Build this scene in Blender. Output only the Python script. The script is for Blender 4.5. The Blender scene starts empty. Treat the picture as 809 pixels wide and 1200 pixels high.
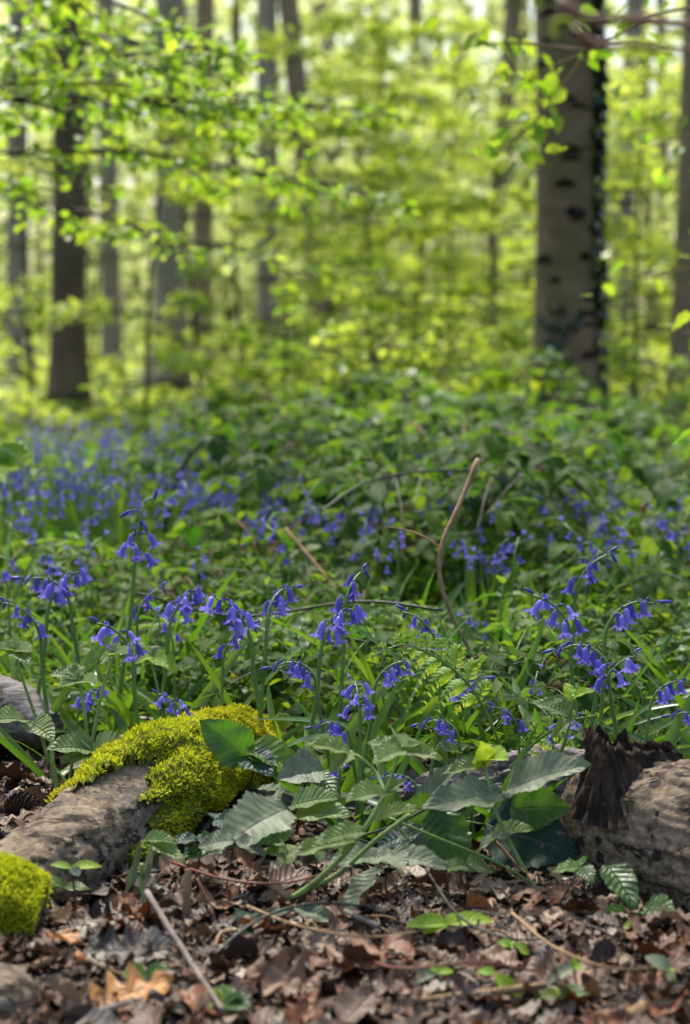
import bpy, math, random
import numpy as np
from mathutils import Vector, Matrix

R = math.radians
rng = np.random.default_rng(7)
random.seed(7)
sc = bpy.context.scene
COL = sc.collection

# ------------------------------------------------------------------ camera, world, sun, exposure
CAM_H, PITCH, F = 0.70, math.atan(245 / 2333.0), 2333.0
cd = bpy.data.cameras.new('camera')
cam = bpy.data.objects.new('camera', cd)
COL.objects.link(cam)
cam.location = (0, 0, CAM_H)
cam.rotation_euler = (math.pi / 2 - PITCH, 0, 0)
cd.sensor_fit = 'VERTICAL'
cd.sensor_height = 36.0
cd.lens = 36.0 * F / 1200.0
cd.clip_start, cd.clip_end = 0.05, 1000
cd.dof.use_dof = True
cd.dof.focus_distance = 2.68
cd.dof.aperture_fstop = 4.2
sc.camera = cam

SUN_EL, SUN_AZ = R(58), R(-14)          # azimuth from +Y, negative = to the left
world = bpy.data.worlds.new('World')
sc.world = world
world.use_nodes = True
wn = world.node_tree.nodes
sky = wn.new('ShaderNodeTexSky')
sky.sky_type = 'NISHITA'
sky.sun_disc = False
sky.sun_elevation = SUN_EL
sky.sun_rotation = SUN_AZ
sky.air_density, sky.dust_density, sky.ozone_density = 1.0, 3.0, 1.0
world.node_tree.links.new(sky.outputs[0], wn['Background'].inputs[0])
wn['Background'].inputs[1].default_value = 0.105
sd = bpy.data.lights.new('sun', 'SUN')
sd.energy, sd.angle, sd.color = 4.4, R(7), (1.0, 0.95, 0.86)
sun = bpy.data.objects.new('sun', sd)
COL.objects.link(sun)
sdir = Vector((math.sin(SUN_AZ) * math.cos(SUN_EL), math.cos(SUN_AZ) * math.cos(SUN_EL), math.sin(SUN_EL)))
sun.rotation_euler = sdir.to_track_quat('Z', 'Y').to_euler()
sun.location = sdir * 60
vs = sc.view_settings
vs.view_transform, vs.look, vs.gamma, vs.use_curve_mapping = 'Standard', 'None', 1.0, False
vs.exposure = 1.52
sc.cycles.use_denoising = True
sc.cycles.max_bounces = 8
sc.cycles.transmission_bounces = 4
sc.cycles.sample_clamp_indirect = 6

# ------------------------------------------------------------------ picture point -> place helpers
SP, CP = math.sin(PITCH), math.cos(PITCH)
def at(px, py, Y):
    u, v = (px - 404.5) / F, -(py - 600) / F
    d = np.array([u, CP + v * SP, -SP + v * CP])
    return np.array([0, 0, CAM_H]) + d * (Y / d[1])
def depth_for(py, z):
    """how far off a thing of height z stands when its top is seen in direction py"""
    v = -(py - 600) / F
    k = (-SP + v * CP) / (CP + v * SP)
    return (z - CAM_H) / k
def gnd(px, py):
    p = at(px, py, depth_for(py, 0.0))
    return p

# ------------------------------------------------------------------ noise
def _h(ix, iy, iz, s):
    n = (ix * 374761393 + iy * 668265263 + iz * 2147483647 + s * 974634777) & 0xffffffff
    n = ((n ^ (n >> 13)) * 1274126177) & 0xffffffff
    n = (n ^ (n >> 16)) & 0xffffffff
    return n / 4294967295.0
def vnoise(p, s=0):
    p = np.asarray(p, float)
    i = np.floor(p).astype(np.int64)
    f = p - i
    f = f * f * (3 - 2 * f)
    r = 0
    for dx in (0, 1):
        for dy in (0, 1):
            for dz in (0, 1):
                w = (f[..., 0] if dx else 1 - f[..., 0]) * (f[..., 1] if dy else 1 - f[..., 1]) * (f[..., 2] if dz else 1 - f[..., 2])
                r = r + w * _h(i[..., 0] + dx, i[..., 1] + dy, i[..., 2] + dz, s)
    return r * 2 - 1
def fbm(p, o=4, s=0):
    p = np.asarray(p, float)
    return sum(vnoise(p * 2 ** k, s + k) * 0.5 ** k for k in range(o))
def gz(x, y):
    x, y = np.asarray(x, float), np.asarray(y, float)
    p = np.stack([x, y, x * 0], -1)
    near = 0.012 * vnoise(p * 3.0, 11) + 0.006 * vnoise(p * 9, 12)
    far = np.clip((y - 6) / 20, 0, 1) * 0.12 * vnoise(p * 0.25, 13)
    return near + far

# ------------------------------------------------------------------ mesh builder (all quads)
class MB:
    def __init__(s):
        s.v, s.f, s.uv, s.r, s.m, s.n = [], [], [], [], [], 0
    def raw(s, V, Q, UV=None, rnd=0.5, mat=0):
        V = np.asarray(V, float).reshape(-1, 3); Q = np.asarray(Q, np.int64).reshape(-1, 4)
        k = len(V)
        s.v.append(V); s.f.append(Q + s.n)
        s.uv.append(np.zeros((k, 2)) if UV is None else np.asarray(UV, float).reshape(-1, 2))
        s.r.append(np.full(k, rnd, float) if np.ndim(rnd) == 0 else np.asarray(rnd, float))
        s.m.append(np.full(len(Q), mat, np.int32)); s.n += k
    def inst(s, T, M, P, rnd, mat=0):
        """T: (verts, quads, uv); M: (n,3,3) columns = axes; P: (n,3)"""
        V, Q, UV = T
        n, k = len(P), len(V)
        if n == 0: return
        W = np.einsum('nij,kj->nki', M, V) + P[:, None, :]
        FQ = Q[None] + (np.arange(n) * k)[:, None, None]
        s.raw(W.reshape(-1, 3), FQ.reshape(-1, 4), np.tile(UV, (n, 1)), np.repeat(np.asarray(rnd, float), k), mat)
    def tube(s, pts, rad, sides=8, rnd=0.5, mat=0, disp=None, cap=True):
        pts = np.asarray(pts, float); n = len(pts)
        rad = np.full(n, rad, float) if np.ndim(rad) == 0 else np.asarray(rad, float)
        if cap:
            t0 = pts[0] - (pts[1] - pts[0]) * 1e-3; t1 = pts[-1] + (pts[-1] - pts[-2]) * 1e-3
            pts = np.vstack([t0, pts, t1]); rad = np.r_[rad[0] * .04, rad, rad[-1] * .04]; n += 2
        T = np.gradient(pts, axis=0); T /= np.linalg.norm(T, axis=1)[:, None] + 1e-12
        if cap: T[0] = T[1]; T[-1] = T[-2]
        ref = np.array([0, 0, 1.0]) if abs(T[n // 2][2]) < 0.8 else np.array([0, 1.0, 0])
        N = np.cross(T, ref); N /= np.linalg.norm(N, axis=1)[:, None] + 1e-12
        B = np.cross(N, T)
        a = np.linspace(0, 2 * np.pi, sides, endpoint=False)
        dirs = N[:, None] * np.cos(a)[None, :, None] + B[:, None] * np.sin(a)[None, :, None]
        V = pts[:, None] + dirs * rad[:, None, None]
        if disp is not None:
            d = disp(V, a, np.linspace(0, 1, n)) * (rad[:, None] / rad.max() if cap else 1)
            V = V + dirs * d[..., None]
        i, j = np.meshgrid(np.arange(n - 1), np.arange(sides), indexing='ij')
        j2 = (j + 1) % sides
        Q = np.stack([i * sides + j, i * sides + j2, (i + 1) * sides + j2, (i + 1) * sides + j], -1).reshape(-1, 4)
        UV = np.stack(np.meshgrid(np.linspace(0, 1, n), a / 6.2832, indexing='ij'), -1)
        s.raw(V.reshape(-1, 3), Q, UV.reshape(-1, 2), rnd, mat)
        return V, dirs
    def mesh(s, name, mats, off=(0, 0, 0), smooth=True):
        V = np.vstack(s.v) - np.asarray(off, float); Q = np.vstack(s.f)
        me = bpy.data.meshes.new(name)
        me.vertices.add(len(V)); me.vertices.foreach_set('co', V.astype(np.float32).ravel())
        me.loops.add(len(Q) * 4); me.loops.foreach_set('vertex_index', Q.astype(np.int32).ravel())
        me.polygons.add(len(Q)); me.polygons.foreach_set('loop_start', np.arange(0, len(Q) * 4, 4, dtype=np.int32))
        me.polygons.foreach_set('material_index', np.concatenate(s.m).astype(np.int32))
        me.polygons.foreach_set('use_smooth', np.full(len(Q), smooth))
        uv = np.vstack(s.uv)[Q.ravel()]
        l = me.uv_layers.new(name='UVMap'); l.data.foreach_set('uv', uv.astype(np.float32).ravel())
        at_ = me.attributes.new('rnd', 'FLOAT', 'POINT'); at_.data.foreach_set('value', np.concatenate(s.r).astype(np.float32))
        for m in (mats if isinstance(mats, (list, tuple)) else [mats]): me.materials.append(m)
        me.update(calc_edges=True); me.validate()
        return me
    def build(s, name, mats, parent=None, loc=None, smooth=True):
        if parent is not None and loc is None: off = parent.location
        else: off = loc if loc is not None else (0, 0, 0)
        o = bpy.data.objects.new(name, s.mesh(name, mats, off, smooth))
        COL.objects.link(o)
        if parent is not None: o.parent = parent
        elif loc is not None: o.location = loc
        return o

def tag(o, label=None, cat=None, group=None, kind=None):
    if label: o['label'] = label
    if cat: o['category'] = cat
    if group: o['group'] = group
    if kind: o['kind'] = kind
    return o
def thing(name, loc, label, cat, group=None):
    o = bpy.data.objects.new(name, None); COL.objects.link(o)
    o.empty_display_size = 0.05
    o.location = Vector([float(c) for c in loc])
    return tag(o, label, cat, group)
KIDS = {}
def copy_tree(o, parent=None):
    c = o.copy(); COL.objects.link(c)
    c.parent = parent
    if o.name not in KIDS: KIDS[o.name] = list(o.children)
    for ch in KIDS[o.name]: copy_tree(ch, c)
    return c

# ------------------------------------------------------------------ materials
def nmat(name):
    m = bpy.data.materials.new(name); m.use_nodes = True
    nt = m.node_tree
    return m, nt, nt.nodes, nt.links, nt.nodes['Principled BSDF']
def N(nd, t, **k):
    n = nd.new(t)
    for a, b in k.items(): setattr(n, a, b)
    return n
def math_(nd, lk, op, a, b=None, c=None):
    n = N(nd, 'ShaderNodeMath', operation=op)
    for i, x in enumerate((a, b, c)):
        if x is None: continue
        if isinstance(x, (int, float)): n.inputs[i].default_value = x
        else: lk.new(x, n.inputs[i])
    return n.outputs[0]
def ramp(nd, lk, fac, cols):
    r = N(nd, 'ShaderNodeValToRGB')
    e = r.color_ramp.elements
    while len(e) < len(cols): e.new(0.5)
    for i, (p, c) in enumerate(cols):
        e[i].position = p; e[i].color = (*c, 1)
    lk.new(fac, r.inputs[0])
    return r.outputs[0]
def mixc(nd, lk, fac, a, b, mode='MIX'):
    n = N(nd, 'ShaderNodeMix', data_type='RGBA', blend_type=mode)
    for i, x in ((0, fac), (6, a), (7, b)):
        if isinstance(x, (int, float)): n.inputs[i].default_value = x
        elif isinstance(x, tuple): n.inputs[i].default_value = (*x, 1)
        else: lk.new(x, n.inputs[i])
    return n.outputs[2]
def noise(nd, lk, scale, detail=4, rough=0.6, vec=None, map_scale=None, coord='Object'):
    t = N(nd, 'ShaderNodeTexNoise'); t.inputs['Scale'].default_value = scale
    t.inputs['Detail'].default_value = detail; t.inputs['Roughness'].default_value = rough
    tc = N(nd, 'ShaderNodeTexCoord')
    src = tc.outputs[coord] if vec is None else vec
    if map_scale:
        mp = N(nd, 'ShaderNodeMapping'); mp.inputs['Scale'].default_value = map_scale
        lk.new(src, mp.inputs[0]); src = mp.outputs[0]
    lk.new(src, t.inputs['Vector'])
    return t.outputs[0]

def leaf_mat(name, cols, trans_cols=None, rough=0.45, mix=0.4, vein=0.0, nv=8, spec=0.5, mottle=0.0, spots=None, back=None, warm=1):
    if warm != 1: cols = [(c[0] * warm, c[1] * .97, c[2] * .85) for c in cols]; trans_cols = [(c[0] * warm, c[1] * .97, c[2]) for c in (trans_cols or cols)]
    m, nt, nd, lk, bs = nmat(name)
    a = N(nd, 'ShaderNodeAttribute', attribute_name='rnd')
    oi = N(nd, 'ShaderNodeObjectInfo')
    f = math_(nd, lk, 'FRACT', math_(nd, lk, 'ADD', a.outputs['Fac'], math_(nd, lk, 'MULTIPLY', oi.outputs['Random'], 0.0)))
    k = len(cols)
    base = ramp(nd, lk, f, [(i / (k - 1), c) for i, c in enumerate(cols)])
    trans = ramp(nd, lk, f, [(i / (len(trans_cols or cols) - 1), c) for i, c in enumerate(trans_cols or cols)])
    if mottle:
        nz = noise(nd, lk, 60, 3)
        base = mixc(nd, lk, mottle, base, ramp(nd, lk, nz, [(0.3, (0.25, 0.25, 0.25)), (0.7, (1.3, 1.3, 1.2))]), 'MULTIPLY')
    if vein:
        uv = N(nd, 'ShaderNodeUVMap'); sx = N(nd, 'ShaderNodeSeparateXYZ'); lk.new(uv.outputs[0], sx.inputs[0])
        au = math_(nd, lk, 'ABSOLUTE', math_(nd, lk, 'SUBTRACT', sx.outputs[0], 0.5))
        ph = math_(nd, lk, 'SUBTRACT', math_(nd, lk, 'MULTIPLY', sx.outputs[1], float(nv)), math_(nd, lk, 'MULTIPLY', au, 4.0))
        w = math_(nd, lk, 'ABSOLUTE', math_(nd, lk, 'SUBTRACT', math_(nd, lk, 'FRACT', ph), 0.5))   # 0 on a side vein
        side = math_(nd, lk, 'SUBTRACT', 1.0, math_(nd, lk, 'MINIMUM', math_(nd, lk, 'MULTIPLY', w, 7.0), 1.0))
        mid = math_(nd, lk, 'SUBTRACT', 1.0, math_(nd, lk, 'MINIMUM', math_(nd, lk, 'MULTIPLY', au, 28.0), 1.0))
        vv = math_(nd, lk, 'MAXIMUM', side, mid)
        lite = mixc(nd, lk, 1.0, base, (1.4, 1.4, 1.35), 'MULTIPLY')
        base = mixc(nd, lk, math_(nd, lk, 'MULTIPLY', vv, 0.4), base, lite)
        b = N(nd, 'ShaderNodeBump'); b.inputs['Strength'].default_value = vein; b.inputs['Distance'].default_value = 0.003
        hh = math_(nd, lk, 'SUBTRACT', math_(nd, lk, 'MULTIPLY', w, 0.9), math_(nd, lk, 'MULTIPLY', mid, 0.8))
        lk.new(hh, b.inputs['Height']); lk.new(b.outputs[0], bs.inputs['Normal'])
    if spots:
        nz2 = noise(nd, lk, 55, 2)
        base = mixc(nd, lk, ramp(nd, lk, nz2, [(0.63, (0, 0, 0)), (0.69, (1, 1, 1))]), base, spots)
    if back:
        ge = N(nd, 'ShaderNodeNewGeometry')
        base = mixc(nd, lk, ge.outputs['Backfacing'], base, back)
    if vein: trans = mixc(nd, lk, math_(nd, lk, 'MULTIPLY', vv, 0.5), trans, mixc(nd, lk, 1.0, trans, (.45, .4, .4), 'MULTIPLY'))
    lk.new(base, bs.inputs['Base Color'])
    bs.inputs['Roughness'].default_value = rough
    bs.inputs['Specular IOR Level'].default_value = spec
    tr = N(nd, 'ShaderNodeBsdfTranslucent'); lk.new(trans, tr.inputs[0])
    ms = N(nd, 'ShaderNodeMixShader'); ms.inputs[0].default_value = mix
    lk.new(bs.outputs[0], ms.inputs[1]); lk.new(tr.outputs[0], ms.inputs[2])
    lk.new(ms.outputs[0], nd['Material Output'].inputs['Surface'])
    return m

def bark_mat(name, cols, scale=6, stretch=(1, 1, 0.25), bump=0.5, dist=0.01, green=None, dark=None, fine=40, rough=0.85, coord='Object'):
    m, nt, nd, lk, bs = nmat(name)
    n1 = noise(nd, lk, scale, 6, 0.62, map_scale=stretch, coord=coord)
    n2 = noise(nd, lk, fine, 4, 0.7, map_scale=stretch, coord=coord)
    v = math_(nd, lk, 'ADD', math_(nd, lk, 'MULTIPLY', n1, 0.65), math_(nd, lk, 'MULTIPLY', n2, 0.35))
    k = len(cols)
    base = ramp(nd, lk, v, [(0.3 + 0.4 * i / (k - 1), c) for i, c in enumerate(cols)])
    if green:
        g = noise(nd, lk, scale * 0.5, 3, 0.6, coord=coord)
        base = mixc(nd, lk, ramp(nd, lk, g, [(0.45, (0, 0, 0)), (0.65, (.8, .8, .8))]), base, green)
    if dark:
        g = noise(nd, lk, dark[1], 2, 0.5, map_scale=dark[2], coord=coord)
        base = mixc(nd, lk, ramp(nd, lk, g, [(dark[3], (0, 0, 0)), (dark[3] + 0.05, (1, 1, 1))]), base, dark[0])
    lk.new(base, bs.inputs['Base Color'])
    bs.inputs['Roughness'].default_value = rough
    bs.inputs['Specular IOR Level'].default_value = 0.25
    b = N(nd, 'ShaderNodeBump'); b.inputs['Strength'].default_value = bump; b.inputs['Distance'].default_value = dist
    lk.new(v, b.inputs['Height']); lk.new(b.outputs[0], bs.inputs['Normal'])
    return m
def plain(name, c, rough=0.7, spec=0.3, var=0.0):
    m, nt, nd, lk, bs = nmat(name)
    if var:
        n1 = noise(nd, lk, 30, 4)
        lk.new(ramp(nd, lk, n1, [(0.3, tuple(x * (1 - var) for x in c)), (0.7, tuple(min(1, x * (1 + var)) for x in c))]), bs.inputs['Base Color'])
    else: bs.inputs['Base Color'].default_value = (*c, 1)
    bs.inputs['Roughness'].default_value = rough; bs.inputs['Specular IOR Level'].default_value = spec
    return m

M = {}
M['soil'] = bark_mat('soil', [(0.006, 0.004, 0.003), (0.018, 0.012, 0.007), (0.045, 0.03, 0.018)], 12, (1, 1, 1), 0.8, 0.02)
M['beech'] = leaf_mat('young_beech_leaf', [(0.11, 0.20, 0.010), (0.18, 0.28, 0.016), (0.24, 0.33, 0.025), (0.14, 0.24, 0.012)],
                      [(0.48, 0.64, 0.04), (0.65, 0.78, 0.07), (0.75, 0.82, 0.11), (0.55, 0.71, 0.05)], 0.55, 0.5, spec=0.3)
M['beech_far'] = leaf_mat('hazed_beech_leaf', [(0.17, 0.23, 0.05), (0.24, 0.29, 0.07), (0.28, 0.33, 0.09), (0.2, 0.26, 0.06)],
                          [(0.52, 0.62, 0.16), (0.66, 0.74, 0.23), (0.74, 0.78, 0.3), (0.57, 0.68, 0.19)], 0.6, 0.5, spec=0.2)  # paler, duller copy of the beech leaf: distance haze put into the colour
M['beech_green'] = leaf_mat('green_beech_leaf', [(0.07, 0.17, 0.010), (0.12, 0.24, 0.014), (0.18, 0.30, 0.02)],
                            [(0.24, 0.54, 0.02), (0.38, 0.64, 0.03), (0.54, 0.72, 0.05)], 0.5, 0.5, spec=0.35, warm=1.1)
M['under'] = leaf_mat('undergrowth_leaf', [(0.0195, 0.0663, 0.00624), (0.0468, 0.117, 0.0078), (0.0936, 0.1716, 0.00936), (0.0273, 0.0819, 0.00936), (0.1482, 0.2184, 0.01404)],
                      [(0.0736, 0.2576, 0.0092), (0.184, 0.4048, 0.01104), (0.3496, 0.5336, 0.01656), (0.1104, 0.3128, 0.01104), (0.4968, 0.6072, 0.0276)], 0.6, 0.44, vein=0.2, nv=7, spec=0.15, warm=1.12)
M['bramble'] = leaf_mat('bramble_leaf', [(0.01875, 0.06375, 0.012), (0.03375, 0.09, 0.015), (0.05625, 0.12, 0.0165), (0.075, 0.15, 0.0165)],
                        [(0.0616, 0.2112, 0.0132), (0.1232, 0.3168, 0.0176), (0.2112, 0.3872, 0.0176), (0.264, 0.44, 0.0264)], 0.55, 0.4, vein=0.3, nv=8, spec=0.14, mottle=0.3, warm=1.12)
M['bramble_grey'] = leaf_mat('sheen_bramble_leaf', [(0.095, 0.125, 0.07), (0.14, 0.172, 0.10), (0.19, 0.215, 0.14)],
                             [(0.14, 0.2, 0.10), (0.2, 0.27, 0.13), (0.2, 0.27, 0.13)], 0.5, 0.16, vein=0.35, nv=10, spec=0.22, mottle=0.6, spots=(0.13, 0.10, 0.065))  # grey base colour carries the sky's sheen; brown spots are real blemishes
M['bramble_dark'] = leaf_mat('dark_bramble_leaf', [(0.008, 0.03, 0.02), (0.014, 0.045, 0.028), (0.02, 0.055, 0.03)],
                             [(0.01, 0.05, 0.02), (0.02, 0.07, 0.03), (0.02, 0.07, 0.03)], 0.5, 0.12, vein=0.45, nv=9, spec=0.3, mottle=0.5, spots=(0.14, 0.10, 0.11))
M['bramble_green'] = leaf_mat('fresh_bramble_leaf', [(0.03, 0.10, 0.014), (0.05, 0.14, 0.016), (0.085, 0.18, 0.02)],
                              [(0.1, 0.3, 0.015), (0.16, 0.4, 0.02), (0.26, 0.48, 0.03)], 0.42, 0.4, vein=0.6, nv=8, mottle=0.3, warm=1.15)
M['sage'] = leaf_mat('downy_young_leaf', [(0.07, 0.15, 0.04), (0.10, 0.2, 0.06), (0.14, 0.24, 0.07)],
                     [(0.16, 0.36, 0.04), (0.24, 0.44, 0.05), (0.3, 0.48, 0.06)], 0.5, 0.35, vein=0.8, nv=10, mottle=0.2, warm=1.25)
M['lime'] = leaf_mat('seedling_leaf', [(0.16, 0.3, 0.015), (0.22, 0.36, 0.02), (0.28, 0.4, 0.03)],
                     [(0.35, 0.55, 0.02), (0.45, 0.6, 0.03), (0.5, 0.6, 0.04)], 0.5, 0.4, vein=0.3, nv=6, mottle=0.3, spec=0.3)
M['fern'] = leaf_mat('fern_leaf', [(0.08, 0.27, 0.02), (0.11, 0.34, 0.03), (0.15, 0.38, 0.045)],
                     [(0.30, 0.62, 0.03), (0.42, 0.72, 0.05), (0.5, 0.75, 0.08)], 0.5, 0.5, warm=1.35)
M['grass'] = leaf_mat('grass_blade', [(0.0255, 0.085, 0.0102), (0.04675, 0.136, 0.0136), (0.0765, 0.17, 0.017)],
                      [(0.092, 0.276, 0.0184), (0.1472, 0.368, 0.0184), (0.2392, 0.4232, 0.0276)], 0.35, 0.35, warm=1.15)
M['ivy'] = leaf_mat('ivy_leaf', [(0.006, 0.022, 0.008), (0.012, 0.035, 0.01), (0.02, 0.06, 0.012)], None, 0.35, 0.15)
M['bell'] = leaf_mat('bluebell_petal', [(0.10, 0.075, 0.40), (0.165, 0.135, 0.54), (0.28, 0.25, 0.72)],
                     [(0.2, 0.14, 0.62), (0.27, 0.21, 0.74), (0.36, 0.3, 0.85)], 0.45, 0.35)
M['bell_dark'] = leaf_mat('bluebell_bud', [(0.05, 0.038, 0.24), (0.08, 0.062, 0.34), (0.11, 0.09, 0.44)],
                          [(0.08, 0.06, 0.5), (0.12, 0.09, 0.6), (0.14, 0.1, 0.7)], 0.45, 0.3)
M['stem'] = plain('green_stem', (0.11, 0.20, 0.035), 0.45, 0.4, 0.3)
M['stem_pale'] = plain('pale_green_stem', (0.2, 0.29, 0.09), 0.5, 0.4, 0.25)
M['stem_red'] = plain('red_brown_stem', (0.13, 0.035, 0.018), 0.5, 0.4, 0.4)
M['stem_dark'] = plain('dark_cane', (0.025, 0.022, 0.012), 0.5, 0.4, 0.4)
M['stem_tan'] = bark_mat('dry_cane', [(0.10, 0.06, 0.03), (0.24, 0.15, 0.075), (0.36, 0.25, 0.14)], 30, (1, 1, 1), 0.4, 0.002, fine=200)
M['stem_grey'] = bark_mat('grey_twig', [(0.06, 0.045, 0.036), (0.16, 0.13, 0.105), (0.30, 0.255, 0.215)], 40, (1, 1, 1), 0.4, 0.002, fine=250)
M['dead'] = leaf_mat('dead_leaf', [(0.0164, 0.00738, 0.0041), (0.0943, 0.0451, 0.02378), (0.2542, 0.1722, 0.1107), (0.0451, 0.01804, 0.0082), (0.1804, 0.1066, 0.06396), (0.1886, 0.05904, 0.01476), (0.0164, 0.00738, 0.0041), (0.4592, 0.3854, 0.2952)],
                     None, 0.55, 0.12, vein=0.5, nv=7, spec=0.4, mottle=0.5)
M['dead_orange'] = leaf_mat('orange_dead_leaf', [(0.36, 0.13, 0.025), (0.44, 0.19, 0.04), (0.5, 0.25, 0.07)], None, 0.55, 0.15, vein=0.5, nv=7, mottle=0.4)
M['moss'] = leaf_mat('moss_tip', [(0.138, 0.1437, 0.0069), (0.3105, 0.299, 0.0115), (0.483, 0.4485, 0.0184), (0.598, 0.552, 0.0345), (0.23, 0.2415, 0.0115)],
                     [(0.336, 0.3584, 0.0112), (0.616, 0.616, 0.0168), (0.7616, 0.7168, 0.0224), (0.84, 0.784, 0.0448), (0.4704, 0.504, 0.0112)], 0.7, 0.35, spec=0.15)
M['moss_lime'] = leaf_mat('lime_moss_tip', [(0.1265, 0.1667, 0.0069), (0.299, 0.345, 0.0115), (0.437, 0.4715, 0.0184), (0.552, 0.5635, 0.0345), (0.207, 0.253, 0.0115)],
                          [(0.336, 0.4032, 0.0112), (0.56, 0.6272, 0.0168), (0.6944, 0.7392, 0.0224), (0.784, 0.8064, 0.0448), (0.448, 0.5152, 0.0112)], 0.7, 0.35, spec=0.15)
M['moss_base'] = bark_mat('moss_bed', [(0.03, 0.035, 0.004), (0.10, 0.11, 0.006), (0.2, 0.2, 0.01)], 40, (1, 1, 1), 0.9, 0.01, fine=160)
M['log_grey'] = bark_mat('weathered_grey_wood', [(0.05, 0.042, 0.038), (0.2, 0.17, 0.15), (0.36, 0.33, 0.30)], 40, (0.2, 1, 1.4), 1.0, 0.012, fine=160)
def crack_bark(name, cols, crack, pits, patch, stretch):
    m, nt, nd, lk, bs = nmat(name)
    n1 = noise(nd, lk, 38, 8, 0.7, map_scale=stretch); n2 = noise(nd, lk, 150, 5, 0.7, map_scale=stretch)
    v = math_(nd, lk, 'ADD', math_(nd, lk, 'MULTIPLY', n1, .6), math_(nd, lk, 'MULTIPLY', n2, .4))
    k = len(cols)
    base = ramp(nd, lk, v, [(.34 + .32 * i / (k - 1), c) for i, c in enumerate(cols)])
    g = noise(nd, lk, 9, 4, .6)
    base = mixc(nd, lk, ramp(nd, lk, g, [(.52, (0, 0, 0)), (.64, (.75, .75, .75))]), base, patch)
    n3 = noise(nd, lk, 16, 5, .6, map_scale=(.35, 1.2, 1.6))
    line = math_(nd, lk, 'ABSOLUTE', math_(nd, lk, 'SUBTRACT', n3, .5))
    cr = ramp(nd, lk, line, [(0.0, (1, 1, 1)), (.018, (.8, .8, .8)), (.04, (0, 0, 0))])
    gate = ramp(nd, lk, noise(nd, lk, 12, 2, .5), [(.43, (0, 0, 0)), (.52, (1, 1, 1))])
    cr = mixc(nd, lk, 1.0, cr, gate, 'MULTIPLY')
    base = mixc(nd, lk, cr, base, crack)
    vo = N(nd, 'ShaderNodeTexVoronoi'); vo.inputs['Scale'].default_value = 48; vo.inputs['Randomness'].default_value = 1
    tc = N(nd, 'ShaderNodeTexCoord'); lk.new(tc.outputs['Object'], vo.inputs['Vector'])
    sp = N(nd, 'ShaderNodeSeparateColor'); lk.new(vo.outputs['Color'], sp.inputs[0])
    rad = math_(nd, lk, 'MULTIPLY', math_(nd, lk, 'GREATER_THAN', sp.outputs[0], .40), math_(nd, lk, 'MULTIPLY', sp.outputs[1], .42))
    wob = math_(nd, lk, 'ADD', vo.outputs['Distance'], math_(nd, lk, 'MULTIPLY', math_(nd, lk, 'SUBTRACT', n2, .5), .5))
    pit = math_(nd, lk, 'LESS_THAN', wob, rad)
    base = mixc(nd, lk, math_(nd, lk, 'MULTIPLY', pit, .9), base, pits)
    lk.new(base, bs.inputs['Base Color']); bs.inputs['Roughness'].default_value = .85; bs.inputs['Specular IOR Level'].default_value = .25
    h = math_(nd, lk, 'SUBTRACT', math_(nd, lk, 'SUBTRACT', v, math_(nd, lk, 'MULTIPLY', pit, .25)), math_(nd, lk, 'MULTIPLY', cr, .5))
    b = N(nd, 'ShaderNodeBump'); b.inputs['Strength'].default_value = 1.0; b.inputs['Distance'].default_value = .008
    lk.new(h, b.inputs['Height']); lk.new(b.outputs[0], bs.inputs['Normal'])
    return m
M['log_big'] = crack_bark('pitted_log_bark', [(0.025, 0.017, 0.011), (0.15, 0.106, 0.065), (0.28, 0.208, 0.135), (0.45, 0.35, 0.24)], (0.008, 0.006, 0.005), (0.012, 0.011, 0.014), (0.07, 0.062, 0.06), (.6, 1, 1))
M['log_bare'] = crack_bark('bare_log_bark', [(0.045, 0.03, 0.018), (0.16, 0.118, 0.075), (0.27, 0.20, 0.13), (0.40, 0.31, 0.21)], (0.03, 0.022, 0.015), (0.07, 0.05, 0.03), (0.2, 0.165, 0.13), (1, 1, 1))
M['charred'] = bark_mat('rotten_black_wood', [(0.005, 0.004, 0.004), (0.012, 0.009, 0.007), (0.05, 0.03, 0.016), (0.2, 0.13, 0.07)], 30, (1.3, 1.3, .5), 1.0, 0.01, fine=130)
M['trunk_main'] = bark_mat('beech_bark', [(0.075, 0.047, 0.023), (0.185, 0.124, 0.064), (0.29, 0.205, 0.115)], 5, (1, 1, 1.6), 0.5, 0.02, green=(0.10, 0.10, 0.035), fine=30)
M['scar'] = plain('branch_scar', (0.025, 0.017, 0.011), 0.9, 0.1, 0.5)
M['trunk_dark'] = bark_mat('dark_mossy_bark', [(0.06, 0.04, 0.022), (0.14, 0.096, 0.058), (0.21, 0.15, 0.092)], 4, (1, 1, .4), 0.6, 0.02, green=(0.055, 0.065, 0.02), fine=20)
M['trunk_grey'] = bark_mat('grey_bark', [(0.20, 0.162, 0.112), (0.33, 0.275, 0.20), (0.43, 0.37, 0.28)], 4, (1, 1, .5), 0.5, 0.02, green=(0.11, 0.115, 0.05), fine=20)
M['trunk_brown'] = bark_mat('brown_bark', [(0.16, 0.112, 0.068), (0.29, 0.21, 0.135), (0.40, 0.305, 0.205)], 4, (1, 1, .5), 0.5, 0.02, green=(0.10, 0.10, 0.035), fine=20)
M['bud_twig'] = plain('pinkish_twig', (0.24, 0.13, 0.085), 0.6, 0.3, 0.3)
M['twig_dark'] = plain('dark_twig', (0.03, 0.024, 0.015), 0.8, 0.2)
M['cone'] = plain('brown_cone_scale', (0.05, 0.024, 0.014), 0.7, 0.3, 0.5)

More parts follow.
